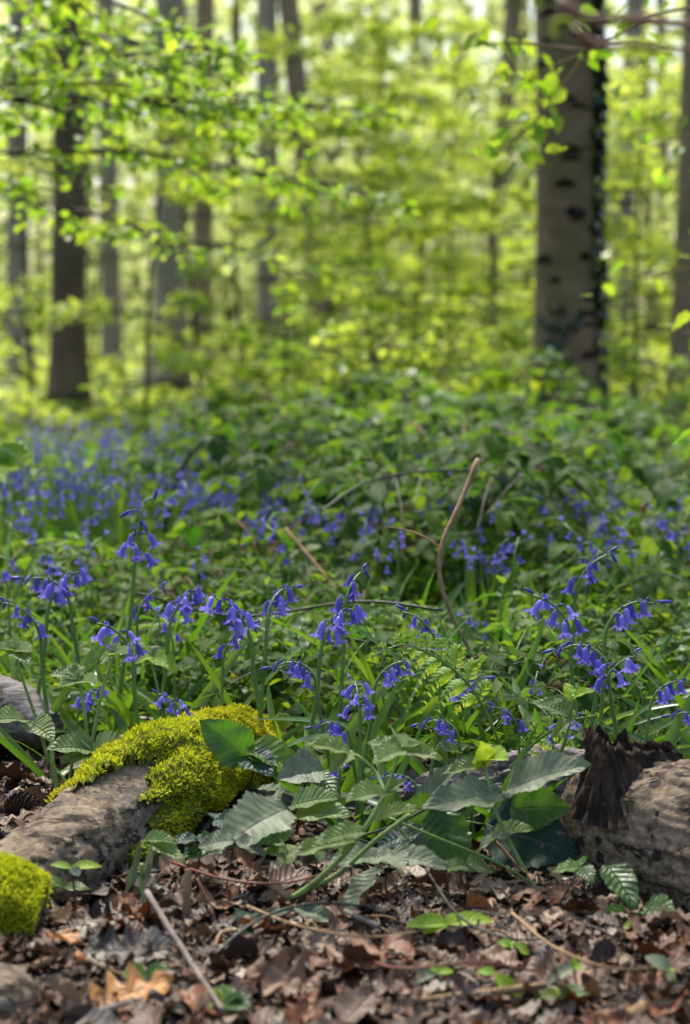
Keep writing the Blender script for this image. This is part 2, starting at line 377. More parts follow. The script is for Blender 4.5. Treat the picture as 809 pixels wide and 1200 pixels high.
# ------------------------------------------------------------------ leaf shapes
def leaf_T(rows, cols, prof, fold=0.25, droop=0.2, wave=0.0, curl=0.0, twist=0.0, seed=0):
    """leaf along +Y, length 1, half-width prof(v); z up"""
    v = np.linspace(0, 1, rows); u = np.linspace(-1, 1, cols)
    VV, UU = np.meshgrid(v, u, indexing='ij')
    w = prof(VV)
    X = UU * w
    Z = fold * np.abs(X) - droop * VV ** 2 + wave * np.sin(VV * 17 + UU * 2) * np.abs(UU) * 0.2
    Z = Z + curl * X * X * 3 + twist * X * VV
    Y = VV - 0.12 * np.abs(UU) * w * np.sin(VV * np.pi)
    # keep true length on drooping leaves
    V = np.stack([X, Y * (1 - 0.25 * abs(droop) * VV), Z], -1).reshape(-1, 3)
    i, j = np.meshgrid(np.arange(rows - 1), np.arange(cols - 1), indexing='ij')
    Q = np.stack([i * cols + j, i * cols + j + 1, (i + 1) * cols + j + 1, (i + 1) * cols + j], -1).reshape(-1, 4)
    UV = np.stack([UU * .5 + .5, VV], -1).reshape(-1, 2)
    return V, Q, UV
def ovate(wid, a=0.8, b=1.1, serr=0.0, n=11):
    k = (a / (a + b)) ** a * (b / (a + b)) ** b
    def f(v):
        w = wid * np.maximum(v, 0) ** a * np.maximum(1 - v, 0) ** b / k
        w = w * (1 + serr * ((v * n) % 1.0 - 0.5)) + 0.004
        return w
    return f
def lobed(wid, n=4):
    def f(v):
        e = np.sin(np.pi * np.clip(v, 0, 1) ** 0.85) ** 0.7
        return wid * e * (0.72 + 0.38 * np.sin(v * n * 2 * np.pi - 1.2)) + 0.012
    return f
LO = [leaf_T(4, 3, ovate(0.30), 0.3, d) for d in (0.05, 0.3, 0.5)]
TINY = [leaf_T(3, 3, ovate(0.33), 0.25, d) for d in (0.05, 0.3)]
MID = [leaf_T(9, 5, ovate(w_, 0.75, 1.0, 0.18, 8), 0.3, d, 0.15) for w_, d in ((0.33, 0.15), (0.3, 0.35), (0.36, 0.55), (0.28, 0.0))]
HERO = lambda w_, fold, droop, twist=0.0, n=14: leaf_T(43, 9, ovate(w_, 0.62, 0.95, 0.16, n), fold, droop, 0.12, 0, twist)
STRAP = [leaf_T(10, 3, lambda v: 0.035 * np.sin(np.pi * np.clip(v * .82 + .18, 0, 1)) ** .5 + .003, 0.6, d) for d in (0.15, 0.5, 0.9)]
DEADS = [leaf_T(9, 5, ovate(0.36, .8, 1), f, d, wv, c, t) for f, d, wv, c, t in
         ((0.12, -0.1, .35, 0.2, 0.2), (-.18, 0.2, .4, -.3, .2), (0.4, -0.2, .4, 0.0, -.4), (0.1, 0.1, .3, .7, 0.2))] + \
        [leaf_T(17, 5, lobed(0.30), f, d, wv, c, t) for f, d, wv, c, t in ((0.12, -0.12, .3, 0.2, 0.2), (-.12, 0.15, .3, -.35, -.2), (.1, 0.05, .4, .5, .2))]

def norm(a): return a / (np.linalg.norm(a, axis=-1, keepdims=True) + 1e-12)
def frames(d, up, scale, wscale=1.0):
    d = norm(np.asarray(d, float)); x = norm(np.cross(d, up)); n = np.cross(x, d)
    s = np.asarray(scale, float)
    s = np.broadcast_to(s, d.shape[:1])[:, None]
    return np.stack([x * s * wscale, d * s, n * s], -1)
def rdir(n, zmean=0.0, zs=0.3):
    a = rng.uniform(0, 2 * np.pi, n)
    return norm(np.stack([np.cos(a), np.sin(a), rng.normal(zmean, zs, n)], -1))
def upj(n, j): return norm(np.array([0, 0, 1.0]) + rng.normal(0, j, (n, 3)))
def scatter(mb, Ts, P, d, up, size, rnd, mat=0, w=1.0):
    k = rng.integers(0, len(Ts), len(P))
    for i, T in enumerate(Ts):
        s = k == i
        if s.any(): mb.inst(T, frames(d[s], up[s], size[s], w), P[s], rnd[s], mat)
def curve(*pts, n=24):
    """Catmull-Rom through points"""
    p = np.array(pts, float)
    if len(p) == 2: return p[0] + (p[1] - p[0]) * np.linspace(0, 1, n)[:, None]
    p = np.vstack([2 * p[0] - p[1], p, 2 * p[-1] - p[-2]])
    k = len(p) - 3
    out = []
    for t in np.linspace(0, k - 1e-6, n):
        i = int(t); f = t - i
        a, b, c, d = p[i:i + 4]
        out.append(0.5 * ((2 * b) + (-a + c) * f + (2 * a - 5 * b + 4 * c - d) * f ** 2 + (-a + 3 * b - 3 * c + d) * f ** 3))
    return np.array(out)

# ================================================================== GROUND
def axis(lo, hi, n, p=2.6):
    t = np.linspace(-1, 1, n)
    return np.where(t < 0, -np.abs(t) ** p * abs(lo), np.abs(t) ** p * hi)
gx = axis(-220, 220, 161, 3.2)
gy = np.concatenate([np.linspace(-8, 1.2, 12)[:-1], np.linspace(1.2, 5, 70)[:-1], np.linspace(5, 20, 50)[:-1], np.geomspace(20, 420, 30)])
GY, GX = np.meshgrid(gy, gx, indexing='ij')
mb = MB()
a_, b_ = np.meshgrid(np.arange(len(gy) - 1), np.arange(len(gx) - 1), indexing='ij')
W = len(gx)
mb.raw(np.stack([GX, GY, gz(GX, GY)], -1), np.stack([a_ * W + b_, a_ * W + b_ + 1, (a_ + 1) * W + b_ + 1, (a_ + 1) * W + b_], -1))
tag(mb.build('ground', M['soil']), kind='structure')

# ================================================================== TREES
def spray(mb, tw, o, d, L, n, size, droop=0.12, spread=0.4, twigs=9, jit=0.28, mat=0, tmat=1, rlo=0.0, rhi=1.0):
    """one flat layered branch of leaves, with its side twigs"""
    d = norm(np.asarray(d, float)); side = norm(np.cross(d, [0, 0, 1.0]))
    t = np.linspace(0, 1, 10)
    pts = o + d * (t * L)[:, None] + np.array([0, 0, -1.0]) * (droop * L * t ** 2)[:, None] + side * (0.05 * L * np.sin(t * 5 + rng.uniform(0, 6)))[:, None]
    if tw is not None: tw.tube(pts, np.linspace(0.006 + L * .004, 0.0018, 10), 5, mat=tmat)
    k = rng.integers(0, twigs, n); tt = 0.18 + 0.82 * (np.arange(twigs) + .5) / twigs
    sgn = np.where(np.arange(twigs) % 2, 1.0, -1.0)
    tl = spread * L * (1.12 - tt) * rng.uniform(0.6, 1.2, twigs)
    b = np.stack([np.interp(tt, t, pts[:, i]) for i in range(3)], -1)
    td = norm(d * 0.75 + side * sgn[:, None] * rng.uniform(.6, 1.1, (twigs, 1)) + rng.normal(0, .1, (twigs, 3)))
    f = rng.uniform(0.05, 1, n)
    P = b[k] + td[k] * (f * tl[k])[:, None] + np.array([0, 0, -1.0]) * (0.18 * tl[k] * f ** 2)[:, None] + rng.normal(0, size * .35, (n, 3))
    if tw is not None:
        for q in range(twigs):
            e = np.array([b[q], b[q] + td[q] * tl[q] * .5 + [0, 0, -.04 * tl[q]], b[q] + td[q] * tl[q] + [0, 0, -.18 * tl[q]]])
            tw.tube(e, [.003, .002, .0012], 4, mat=tmat)
    ld = norm(td[k] + rng.normal(0, .55, (n, 3)) + [0, 0, -.15])
    scatter(mb, TINY, P, ld, upj(n, jit), size * rng.uniform(.6, 1.25, n), rng.uniform(rlo, rhi, n), mat)

def trunk_mesh(mb, p0, p1, r0, r1, H, sides=20, rows=40, amp=0.06, scars=0, flare=0.5):
    t = np.linspace(0, 1, rows) ** 1.3
    bend = rng.normal(0, 0.05, 2)
    pts = p0 + (p1 - p0) * t[:, None]
    pts[:, 0] += bend[0] * np.sin(t * 4); pts[:, 1] += bend[1] * np.sin(t * 3)
    z = pts[:, 2] - p0[2]
    rad = r0 + (r1 - r0) * t
    rad = rad * (1 + flare * np.exp(-z / (r0 * 2.2)))
    s = int(rng.integers(0, 999))
    mb.tube(pts, rad, sides, disp=lambda V, a, tt: r0 * amp * fbm(V * np.array([1, 1, .5]) / (r0 * 1.2), 3, s) * 1.2)
    return pts, rad

def make_tree(xb, xt, wpx, Y, mat, label, name='beech_tree', group=None, H=13, scars=0, crown=380, cmat='beech', low=0):
    """xb: seen at the foot, xt: seen where the picture ends above"""
    b = at(xb, 450, Y); b[2] = float(gz(b[0], b[1])) - 0.03
    tp = at(xt, 0, Y); lean = (tp[0] - b[0]) / (tp[2] - b[2])
    r = wpx / F * Y / 2
    root = thing(name, b, label, 'tree', group)
    mb = MB()
    top = b + np.array([lean * H, 0, H])
    pts, rad = trunk_mesh(mb, b, top, r * 1.03, r * .5, H, 28 if wpx > 60 else 16, 60 if wpx > 60 else 30, scars=scars)
    mats = [M[mat], M['scar']]
    for k in range(scars):                       # lens-shaped branch scars on the side one sees
        zz = 0.35 + k * 2.6 / scars + rng.uniform(-.08, .08)
        i = np.searchsorted(pts[:, 2], zz); c = pts[i - 1] + (pts[i] - pts[i - 1]) * ((zz - pts[i - 1][2]) / (pts[i][2] - pts[i - 1][2] + 1e-9))
        a = R(-90 + rng.choice([-48, -20, 12, 38]) + rng.uniform(-12, 12))
        rr = rad[i]
        w_, h_ = r * rng.uniform(.24, .46), r * rng.uniform(.10, .19)
        u, v = np.meshgrid(np.linspace(0, np.pi, 7), np.linspace(0, 2 * np.pi, 12), indexing='ij')
        E = np.array([math.cos(a), math.sin(a), 0]); S = np.array([-math.sin(a), math.cos(a), 0])
        V = c + E * rr * 0.99 + (S * (np.sin(u) * np.cos(v) * w_)[..., None] + np.array([0, 0, 1]) * ((np.sin(u) * np.sin(v) * h_)[..., None] - (np.abs(np.cos(v) * np.sin(u)) * w_ * .25)[..., None]) + E * (np.cos(u) * h_ * .7)[..., None])
        i2, j2 = np.meshgrid(np.arange(6), np.arange(11), indexing='ij')
        mb.raw(V, np.stack([i2 * 12 + j2, i2 * 12 + j2 + 1, (i2 + 1) * 12 + j2 + 1, (i2 + 1) * 12 + j2], -1), mat=1)
    for k in range(7):                           # limbs
        z = H * rng.uniform(.5, .97); p = b + np.array([lean * z, 0, z - .03]); a = rng.uniform(0, 6.28)
        L = rng.uniform(1.5, 3.5)
        e = p + np.array([math.cos(a) * L, math.sin(a) * L, L * rng.uniform(.3, .9)])
        mb.tube(curve(p, (p + e) / 2 + [0, 0, .25], e, n=7), np.linspace(r * .3, .01, 7), 6)
    mb.build('trunk', mats, root)
    cb = MB()
    n = crown
    c = b + np.array([lean * H * .8, 0, H * .82])
    cl = rng.normal(0, 1, (22, 3)); cl = norm(cl) * rng.uniform(.4, 1, (22, 1)) * np.array([3.0, 3.0, 2.6])
    k = rng.integers(0, 22, n)
    P = c + cl[k] + rng.normal(0, .5, (n, 3)) * np.array([1, 1, .35])
    P = P[P[:, 2] > 3.4 + .09 * max(0, Y - 10)]; n = len(P)
    scatter(cb, TINY, P, rdir(n, -.1, .3), upj(n, .35), rng.uniform(.12, .26, n), rng.uniform(0, 1, n))
    if low:
        tw = MB()
        for q in range(low):
            z = rng.uniform(1.0, 4.2); a = rng.uniform(0, 6.28)
            spray(cb, cb, b + np.array([lean * z, 0, z]), [math.cos(a), math.sin(a), .12], rng.uniform(1.2, 2.4), 150, .07, tmat=1)
    cb.build('crown', [M[cmat], M['twig_dark']], root)
    return root, pts, rad

main_tree, mpts, mrad = make_tree(664, 663, 69, 9.3, 'trunk_main', 'stout beech trunk ringed with dark branch scars, standing amid the brambles', scars=34, crown=900)
TREES = [
    (80, 84, 40, 13.0, 'trunk_dark', 'dark brown trunk with a mossy black foot at the edge of the bluebell drift'),
    (22, 32, 25, 17.0, 'trunk_grey', 'slender grey trunk nearest the left edge of the wood'),
    (132, 128, 23, 19.0, 'trunk_grey', 'pale slim trunk just right of the dark mossy-footed trunk'),
    (200, 206, 38, 16.0, 'trunk_grey', 'broad pale grey trunk, widest of those behind the bluebell drift'),
    (236, 240, 24, 20.0, 'trunk_brown', 'brownish trunk close against the right flank of the broad pale one'),
    (268, 274, 13, 22.0, 'trunk_dark', 'thin dark pole-like trunk between two thicker ones'),
    (316, 323, 27, 18.0, 'trunk_grey', 'straight grey-brown trunk beside the leaning one'),
    (386, 338, 26, 18.0, 'trunk_brown', 'brown trunk leaning to the left behind yellow-green leaves'),
    (572, 606, 24, 24.0, 'trunk_brown', 'greenish trunk leaning right toward the scarred beech'),
    (720, 746, 24, 20.0, 'trunk_grey', 'grey trunk slanting away to the right of the scarred beech'),
    (800, 803, 34, 12.0, 'trunk_brown', 'brown trunk standing at the right edge of the picture'),
    (492, 487, 20, 28.0, 'trunk_brown', 'brown far trunk near the middle, rising above the bright saplings'),
    (445, 441, 18, 32.0, 'trunk_brown', 'narrow far trunk left of the middle, above the bright saplings'),
    (398, 386, 20, 30.0, 'trunk_grey', 'far grey trunk rising just right of the leaning brown trunk'),
]
for xb, xt, w_, Y, mt, lb in TREES:
    make_tree(xb, xt, w_, Y, mt, lb, low=0)
far_px = [48, 105, 160, 292, 352, 425, 520, 548, 618, 640, 700, 762, 782, 470, 222, 8, 735]
for i, x in enumerate(far_px):
    Y = 30 + (i * 7.3) % 26
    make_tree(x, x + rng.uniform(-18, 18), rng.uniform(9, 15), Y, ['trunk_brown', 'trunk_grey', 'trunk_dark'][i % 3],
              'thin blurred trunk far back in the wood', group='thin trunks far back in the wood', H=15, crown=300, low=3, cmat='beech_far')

# ivy climbing the scarred beech
iv = thing('ivy', main_tree.location, 'dark ivy climbing the shaded right side of the scarred beech trunk', 'ivy')
mb, vb = MB(), MB()
n = 1000
z = rng.uniform(0, 1, n) ** .8 * 3.0
idx = np.clip(np.searchsorted(mpts[:, 2], z), 1, len(mpts) - 1)
aa = R(-8) + rng.normal(0, .20, n) * (1 + .6 * np.exp(-z * 2))
low = (rng.uniform(0, 1, n) < .10)
z = np.where(low, rng.uniform(.1, .7, n), z); aa = np.where(low, R(-112) + rng.normal(0, .25, n) , aa)
idx = np.clip(np.searchsorted(mpts[:, 2], z), 1, len(mpts) - 1)
rr = mrad[idx]
E = np.stack([np.cos(aa), np.sin(aa), aa * 0], -1)
P = mpts[idx] * [1, 1, 0] + np.stack([z * 0, z * 0, z], -1) + E * (rr + rng.uniform(0.003, .035, n))[:, None]
scatter(mb, LO, P, norm(E * .5 + rng.normal(0, .4, (n, 3)) + [0, 0, -.5]), norm(E + rng.normal(0, .3, (n, 3))), rng.uniform(.03, .06, n), rng.uniform(0, 1, n), w=1.5)
for k in range(5):
    zz = np.linspace(0, rng.uniform(1.6, 3.0), 24); ii = np.clip(np.searchsorted(mpts[:, 2], zz), 1, len(mpts) - 1)
    an = R(-12 + 7 * k) + .12 * np.sin(zz * 3 + k)
    vb.tube(np.stack([mpts[ii][:, 0] + np.cos(an) * mrad[ii], mpts[ii][:, 1] + np.sin(an) * mrad[ii], zz], -1), .008, 6)
mb.build('foliage', M['ivy'], iv); vb.build('stem', M['twig_dark'], iv)

# young understorey beeches
def sapling(px, Y, H, nb, nl, size, label, mat='beech', group=None, zlo=.10, L=(.8, 1.7), r=.018):
    b = at(px, 450, Y); b[2] = float(gz(b[0], b[1])) - .02
    root = thing('beech_sapling', b, label, 'sapling', group)
    tb, cb = MB(), MB()
    tp = b + np.array([rng.normal(0, .15), rng.normal(0, .15), H])
    tb.tube(curve(b, (b + tp) / 2 + [rng.normal(0, .08), 0, 0], tp, n=14), np.linspace(r, .004, 14), 7)
    for k in range(nb):
        f = zlo + (H - zlo) * (k + rng.uniform(.1, .9)) / nb
        p = b + (tp - b) * (f / H); a = rng.uniform(0, 6.28)
        spray(cb, tb, p, [math.cos(a), math.sin(a), rng.uniform(-.05, .25)], rng.uniform(*L) * (1.1 - .5 * f / H), nl, size, tmat=0)
    tb.build('trunk', M['twig_dark'], root)
    cb.build('crown', M[mat], root)
    return root
SAP = [
    (445, 12.5, 2.4, 22, 'yellow-green sapling with wide flat tiers in the middle of the wood'),
    (530, 15, 2.8, 18, 'bright sapling between the middle and the scarred beech'),
    (590, 13, 2.0, 14, 'low leafy sapling close to the left of the scarred beech'),
    (385, 15.5, 2.6, 16, 'leafy sapling in front of the leaning brown trunk'),
    (292, 13, 2.2, 6, 'thin sapling reaching over the foot of the straight grey-brown trunk'),
    (170, 12, 2.1, 5, 'light sapling in front of the pale slim trunk'),
    (235, 14.5, 3.0, 7, 'sapling whose tiers cross the broad pale trunk'),
    (40, 15, 2.8, 6, 'sapling between the slender grey and the dark mossy-footed trunk'),
    (745, 12.5, 2.2, 12, 'sapling just right of the ivy-clad beech side'),
    (785, 15, 2.8, 13, 'sapling behind the brown trunk at the right edge'),
    (710, 17, 3.2, 12, 'sapling crossing the slanting grey trunk'),
    (485, 20, 3.6, 20, 'tall bright sapling under the brown far trunk'),
]
for px, Y, H, nb, lb in SAP:
    sapling(px, Y, H, nb, 150, .055 + .0012 * Y, lb, zlo=.12 if 330 < px < 620 else .5)
for i, px in enumerate([415, 560, 620, 340, 265, 110, 10, 680, 770, 500, 440, 210, 590, 370]):
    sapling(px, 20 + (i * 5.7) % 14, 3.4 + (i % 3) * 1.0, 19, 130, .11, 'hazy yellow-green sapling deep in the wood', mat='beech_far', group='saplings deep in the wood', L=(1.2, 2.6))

for i in range(20):                                  # knee-high seedlings at the edge of the clearing
    px = [395, 455, 515, 560, 610, 250, 190, 120, 30, 330, 700, 745, 790, 425, 540, 590, 480, 370, 300, 640][i]
    sapling(px, rng.uniform(8.0, 13.0) if 300 < px < 585 else rng.uniform(10.5, 14), rng.uniform(.5, .95), 8, 46, .052, 'knee-high young beech at the far edge of the clearing', mat='beech' if i % 3 else 'beech_green', group='young beeches at the far edge of the clearing', zlo=.12, L=(.3, .6), r=.007)

for i, (px, Y, H) in enumerate([(585, 7.6, .46), (505, 7.2, .42), (555, 8.2, .46), (450, 7.8, .44), (405, 8.4, .42), (592, 8.9, .52), (525, 9.4, .62), (470, 6.4, .34), (360, 9.0, .4), (740, 7.6, .34), (240, 8.6, .36)]):
    sapling(px, Y, H, 9, 34, .058, 'leafy dark green shrublet of the thicket in front of the scarred beech', mat='bramble_green' if i % 2 else 'under', group='shrublets of the thicket', zlo=.06, L=(.22, .42), r=.007)

# foliage closing the far end of the wood: one uncountable mass
mb = MB()
n = 42000
y = rng.uniform(34, 75, n); x = rng.uniform(-1, 1, n) * (y * .2 + 4); z = rng.uniform(0, 1, n) ** 1.1 * (y * .2 + 2)
keep = fbm(np.stack([x * .25, y * .12, z * .7], -1), 3, 5) > -.42
P = np.stack([x, y, z], -1)[keep]; n = len(P)
scatter(mb, TINY, P, rdir(n, -.1, .3), upj(n, .35), rng.uniform(.25, .55, n), rng.uniform(0, 1, n))
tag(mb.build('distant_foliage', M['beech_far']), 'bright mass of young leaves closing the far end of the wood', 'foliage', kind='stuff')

# ------------------------------------------------------------------ near overhanging beech, its trunk just out of view
b = np.array([-1.95, 6.3, 0.0]); b[2] = float(gz(b[0], b[1])) - .03
root = thing('beech_tree', b, 'beech whose dark low branches of fresh green leaves hang in at upper left', 'tree')
tb = MB(); cb = MB()
trunk_mesh(tb, b, b + [.1, .1, 9], .13, .07, 9)
def branch(px0, py0, px1, py1, Y0, Y1, n, sub, size, drop=.0, start=None):
    p0 = at(px0, py0, Y0) if start is None else np.asarray(start); p1 = at(px1, py1, Y1)
    c = curve(p0, (p0 + p1) / 2 + [0, 0, .07], p1, n=16)
    tb.tube(c, np.linspace(.0065, .0022, 16), 6, mat=1)
    for q in range(sub):
        f = (q + .6) / sub; i = int(f * 15)
        d = c[min(i + 1, 15)] - c[max(i - 1, 0)]; d = norm(d)
        s = 1 if q % 2 else -1
        spray(cb, tb, c[i], d * .8 + np.array([0, s * .9, rng.uniform(-.25, .12)]), rng.uniform(.35, .62), n, size, tmat=1, twigs=7, spread=.5)
branch(-150, 150, 270, 130, 6.2, 6.0, 87, 9, .046)
branch(-150, 190, 385, 215, 6.1, 6.8, 64, 9, .045)
branch(-200, 60, 240, 60, 6.2, 5.6, 87, 9, .046)
branch(-200, -40, 150, 10, 6.3, 6.2, 76, 7, .046)
branch(-200, 110, 380, 130, 6.3, 7.2, 57, 9, .044)
branch(-180, 230, 250, 290, 6.4, 7.5, 41, 7, .044)
for z in (1.25, 1.1, 1.45, 1.7, 1.3, 1.0):
    tb.tube(curve(b + [0, 0, z], b + [.15, 0, z + .05], b + [.5, .02, z + .08], n=6), np.linspace(.02, .011, 6), 6, mat=1)
n = 1000
P = b + np.array([1.1, .3, 7.2]) + rng.normal(0, 1, (n, 3)) * [1.35, 1.35, .8]  # crown above the view, shifted off its trunk to shade the foreground
scatter(cb, TINY, P, rdir(n), upj(n, .35), rng.uniform(.11, .2, n), rng.uniform(0, 1, n))
for k in range(9):
    a = k * .7; e = b + np.array([1.1 + 1.7 * math.cos(a), .3 + 1.7 * math.sin(a), 7 + .5 * math.sin(k * 2.1)])
    tb.tube(curve(b + [.06, .06, 5.2 + .25 * k], (b + [.06, .06, 6] + e) / 2 + [0, 0, .3], e, n=9), np.linspace(.04, .008, 9), 6)
tb.build('trunk', [M['trunk_dark'], M['twig_dark']], root); cb.build('crown', M['beech_green'], root)

# hazel outside the right edge, twigs reaching in
b = np.array([1.35, 4.6, 0.0]); b[2] = float(gz(b[0], b[1])) - .02
root = thing('hazel_shrub', b, 'shrub at the right edge, its budding twigs and bright leaves reaching in before the beech', 'shrub')
tb, cb = MB(), MB()
for k in range(4):
    tb.tube(curve(b + [.04 * k - .06, 0, 0], b + [.06 * k - .1, .1 * k - .15, 1.0], b + [.16 * k - .3, .25 * k - .4, 2.2], n=12), np.linspace(.016, .006, 12), 6)
def twig(pts, n, size, rr=(.006, .002), mat='x', sp=.08):
    c = curve(*[at(*p) for p in pts], n=16)
    tb.tube(c, np.linspace(*rr, 16), 6)
    f = np.clip(1 - np.abs(rng.normal(0, .35, n)), 0, 1); i = (f * 15).astype(int)
    P = c[i] + rng.normal(0, sp, (n, 3)) * [1, 1, .8]
    scatter(cb, MID, P, rdir(n, -.5, .4), upj(n, .5), size * rng.uniform(.7, 1.2, n), rng.uniform(0, 1, n))
twig([(1000, 20, 4.7), (800, 10, 4.9), (690, 60, 5.0), (590, 100, 5.1)], 44, .055, sp=.075)
twig([(690, 60, 5.0), (630, 140, 5.0), (595, 170, 5.0)], 30, .052, sp=.055)
twig([(690, 60, 5.0), (600, 50, 5.0), (530, 58, 5.0)], 14, .055, sp=.04)
twig([(1000, 330, 4.6), (860, 380, 4.4), (795, 392, 4.3)], 9, .06, sp=.05)
twig([(1000, 430, 4.2), (900, 490, 4.0), (838, 505, 3.9)], 9, .065, sp=.03)
twig([(1000, 250, 5.2), (880, 300, 5.4), (745, 325, 5.6)], 22, .055, sp=.10)
twig([(1000, 100, 5.2), (880, 130, 5.6), (720, 190, 6.0)], 26, .055, sp=.13)
tb.build('stem', M['stem_tan'], root); cb.build('foliage', M['beech_green'], root)
# a budding twig close to the lens, from a shrub just outside the right edge
b = np.array([0.62, 1.45, 0.0]); b[2] = float(gz(b[0], b[1])) - .02
root = thing('budding_shrub', b, 'shrub close by, its pinkish budding twigs crossing the top of the scarred beech', 'shrub')
tb, cb = MB(), MB()
tb.tube(curve(b, b + [.01, 0, .5], b + [-.04, -.02, 1.15], n=14), np.linspace(.008, .004, 14), 7)
twig([(1300, -60, 1.44), (900, 25, 1.4), (745, 22, 1.36), (690, 22, 1.34), (655, 2, 1.33)], 0, .03, (.003, .0042))
twig([(1300, 60, 1.44), (860, 60, 1.42), (740, 52, 1.4), (700, 52, 1.38), (672, 34, 1.37)], 0, .03, (.002, .0036))
for px, py, Y, g_ in ((655, 2, 1.33, .2), (672, 34, 1.37, .9)):
    p = at(px, py, Y)
    for q in range(4):
        cb.inst(leaf_T(8, 5, ovate(.3, .6, .9), .9, .1), frames(np.array([[-.8, 0, .35 - .2 * q]]), np.array([[0, -1.0, .3 * q]]), .016), p[None], [g_])
tb.build('stem', M['bud_twig'], root); cb.build('foliage', M['sage'], root)

# ================================================================== LOGS AND MOSS
def log_tube(mb, axis_pts, rad, sides=72, rows=110, amp=.08, s=0, ridge=0.0, mat=0, rough=.03):
    c = curve(*axis_pts, n=rows)
    rr = np.interp(np.linspace(0, 1, rows), np.linspace(0, 1, len(rad)), rad)
    R0 = max(rad)
    def disp(V, a, t):
        d = R0 * amp * fbm(V / R0 * .9, 4, s) + R0 * rough * fbm(V / R0 * np.array([2.5, 6, 6]), 4, s + 50)
        if ridge: d = d - R0 * ridge * np.abs(fbm(np.stack([np.cos(a)[None] * 4 + V[..., 0] * 0, np.sin(a)[None] * 4 + V[..., 0] * 0, V[..., 0] / R0 * .7], -1), 3, s + 9))
        return d
    V, D = mb.tube(c, rr, sides, disp=disp, mat=mat)
    return c, rr, V, D

def moss_patch(parent, pts_fn, cover, n, size, mat, thick, s, extra_up=.3):
    """pts_fn(u, w) -> points and outward normals on a log; cover(u, w) in 0..1"""
    nu, nw = 70, 56
    U, Wd = np.meshgrid(np.linspace(0, 1, nu), np.linspace(0, 1, nw), indexing='ij')
    Pn, Nn = pts_fn(U, Wd)
    c = np.clip(cover(U, Wd), 0, 1)
    th = thick * c ** .6 * (1 + .35 * fbm(Pn * 45, 3, s)) - .004 * (1 - c)
    V = Pn + Nn * th[..., None]
    bed = MB()
    i, j = np.meshgrid(np.arange(nu - 1), np.arange(nw - 1), indexing='ij')
    ok = (c[:-1, :-1] > .03).ravel()
    Q = np.stack([i * nw + j, i * nw + j + 1, (i + 1) * nw + j + 1, (i + 1) * nw + j], -1).reshape(-1, 4)[ok]
    bed.raw(V.reshape(-1, 3), Q, mat=0)
    u = rng.uniform(0, 1, n * 2); w = rng.uniform(0, 1, n * 2)
    cc = np.clip(cover(u, w), 0, 1); k = (cc > .06) & (rng.uniform(0, 1, n * 2) < .25 + cc); u, w, cc = u[k][:n], w[k][:n], cc[k][:n]
    P0, N0 = pts_fn(u, w)
    lump = fbm(P0 * 45, 3, s)
    th = thick * cc ** .6 * (1 + .35 * lump)
    m = len(u)
    d = norm(N0 * .8 + rng.normal(0, .55, (m, 3)) + [0, 0, extra_up])
    P = P0 + N0 * (th - rng.uniform(0.0, .004, m))[:, None]
    r_ = np.clip(.5 + .38 * fbm(P0 * 28, 2, s + 3) + rng.normal(0, .16, m), 0.02, .98)
    blade = leaf_T(3, 3, ovate(.17, .5, .7), .5, .35)
    bed.inst(blade, frames(d, norm(rng.normal(0, 1, (m, 3))), size * rng.uniform(.6, 1.5, m)), P, r_, 1)
    o = bed.build('moss', [M['moss_base'], M[mat]], parent)
    o['kind'] = 'stuff'
    return o
def on_log(c, V, D):
    rows, sides = V.shape[:2]
    def f(u, w):
        """u along the log, w 0..1 over the upper half: 0 and 1 are its two flanks"""
        i = np.clip(np.asarray(u) * (rows - 3) + 1, 1, rows - 2); i0 = np.floor(i).astype(int); fi = (i - i0)[..., None]
        ang = (LOW + (HIGH - LOW) * np.asarray(w)) * sides
        j0 = np.floor(ang).astype(int); fj = (ang - j0)[..., None]; j0 %= sides; j1 = (j0 + 1) % sides
        def g(A): return (A[i0, j0] * (1 - fi) + A[np.minimum(i0 + 1, rows - 1), j0] * fi) * (1 - fj) + (A[i0, j1] * (1 - fi) + A[np.minimum(i0 + 1, rows - 1), j1] * fi) * fj
        return g(V), norm(g(D))
    return f
LOW, HIGH = 0.0, 1.0
def top_angles(D):
    """the turn fraction of the section where it faces up"""
    mid = D[len(D) // 2]
    return int(np.argmax(mid[:, 2])) / len(mid)

# forked mossy log, lower left
def place_log(name, label, axis_pts, rad, mat, **k):
    p0 = np.mean(np.array(axis_pts), axis=0)
    root = thing(name, (p0[0], p0[1], 0), label, 'log')
    mb = MB(); c, rr, V, D = log_tube(mb, axis_pts, rad, **k)
    mb.build('bark', M[mat], root)
    return root, c, rr, V, D
def ctr(px, py, Y): return at(px, py, Y)

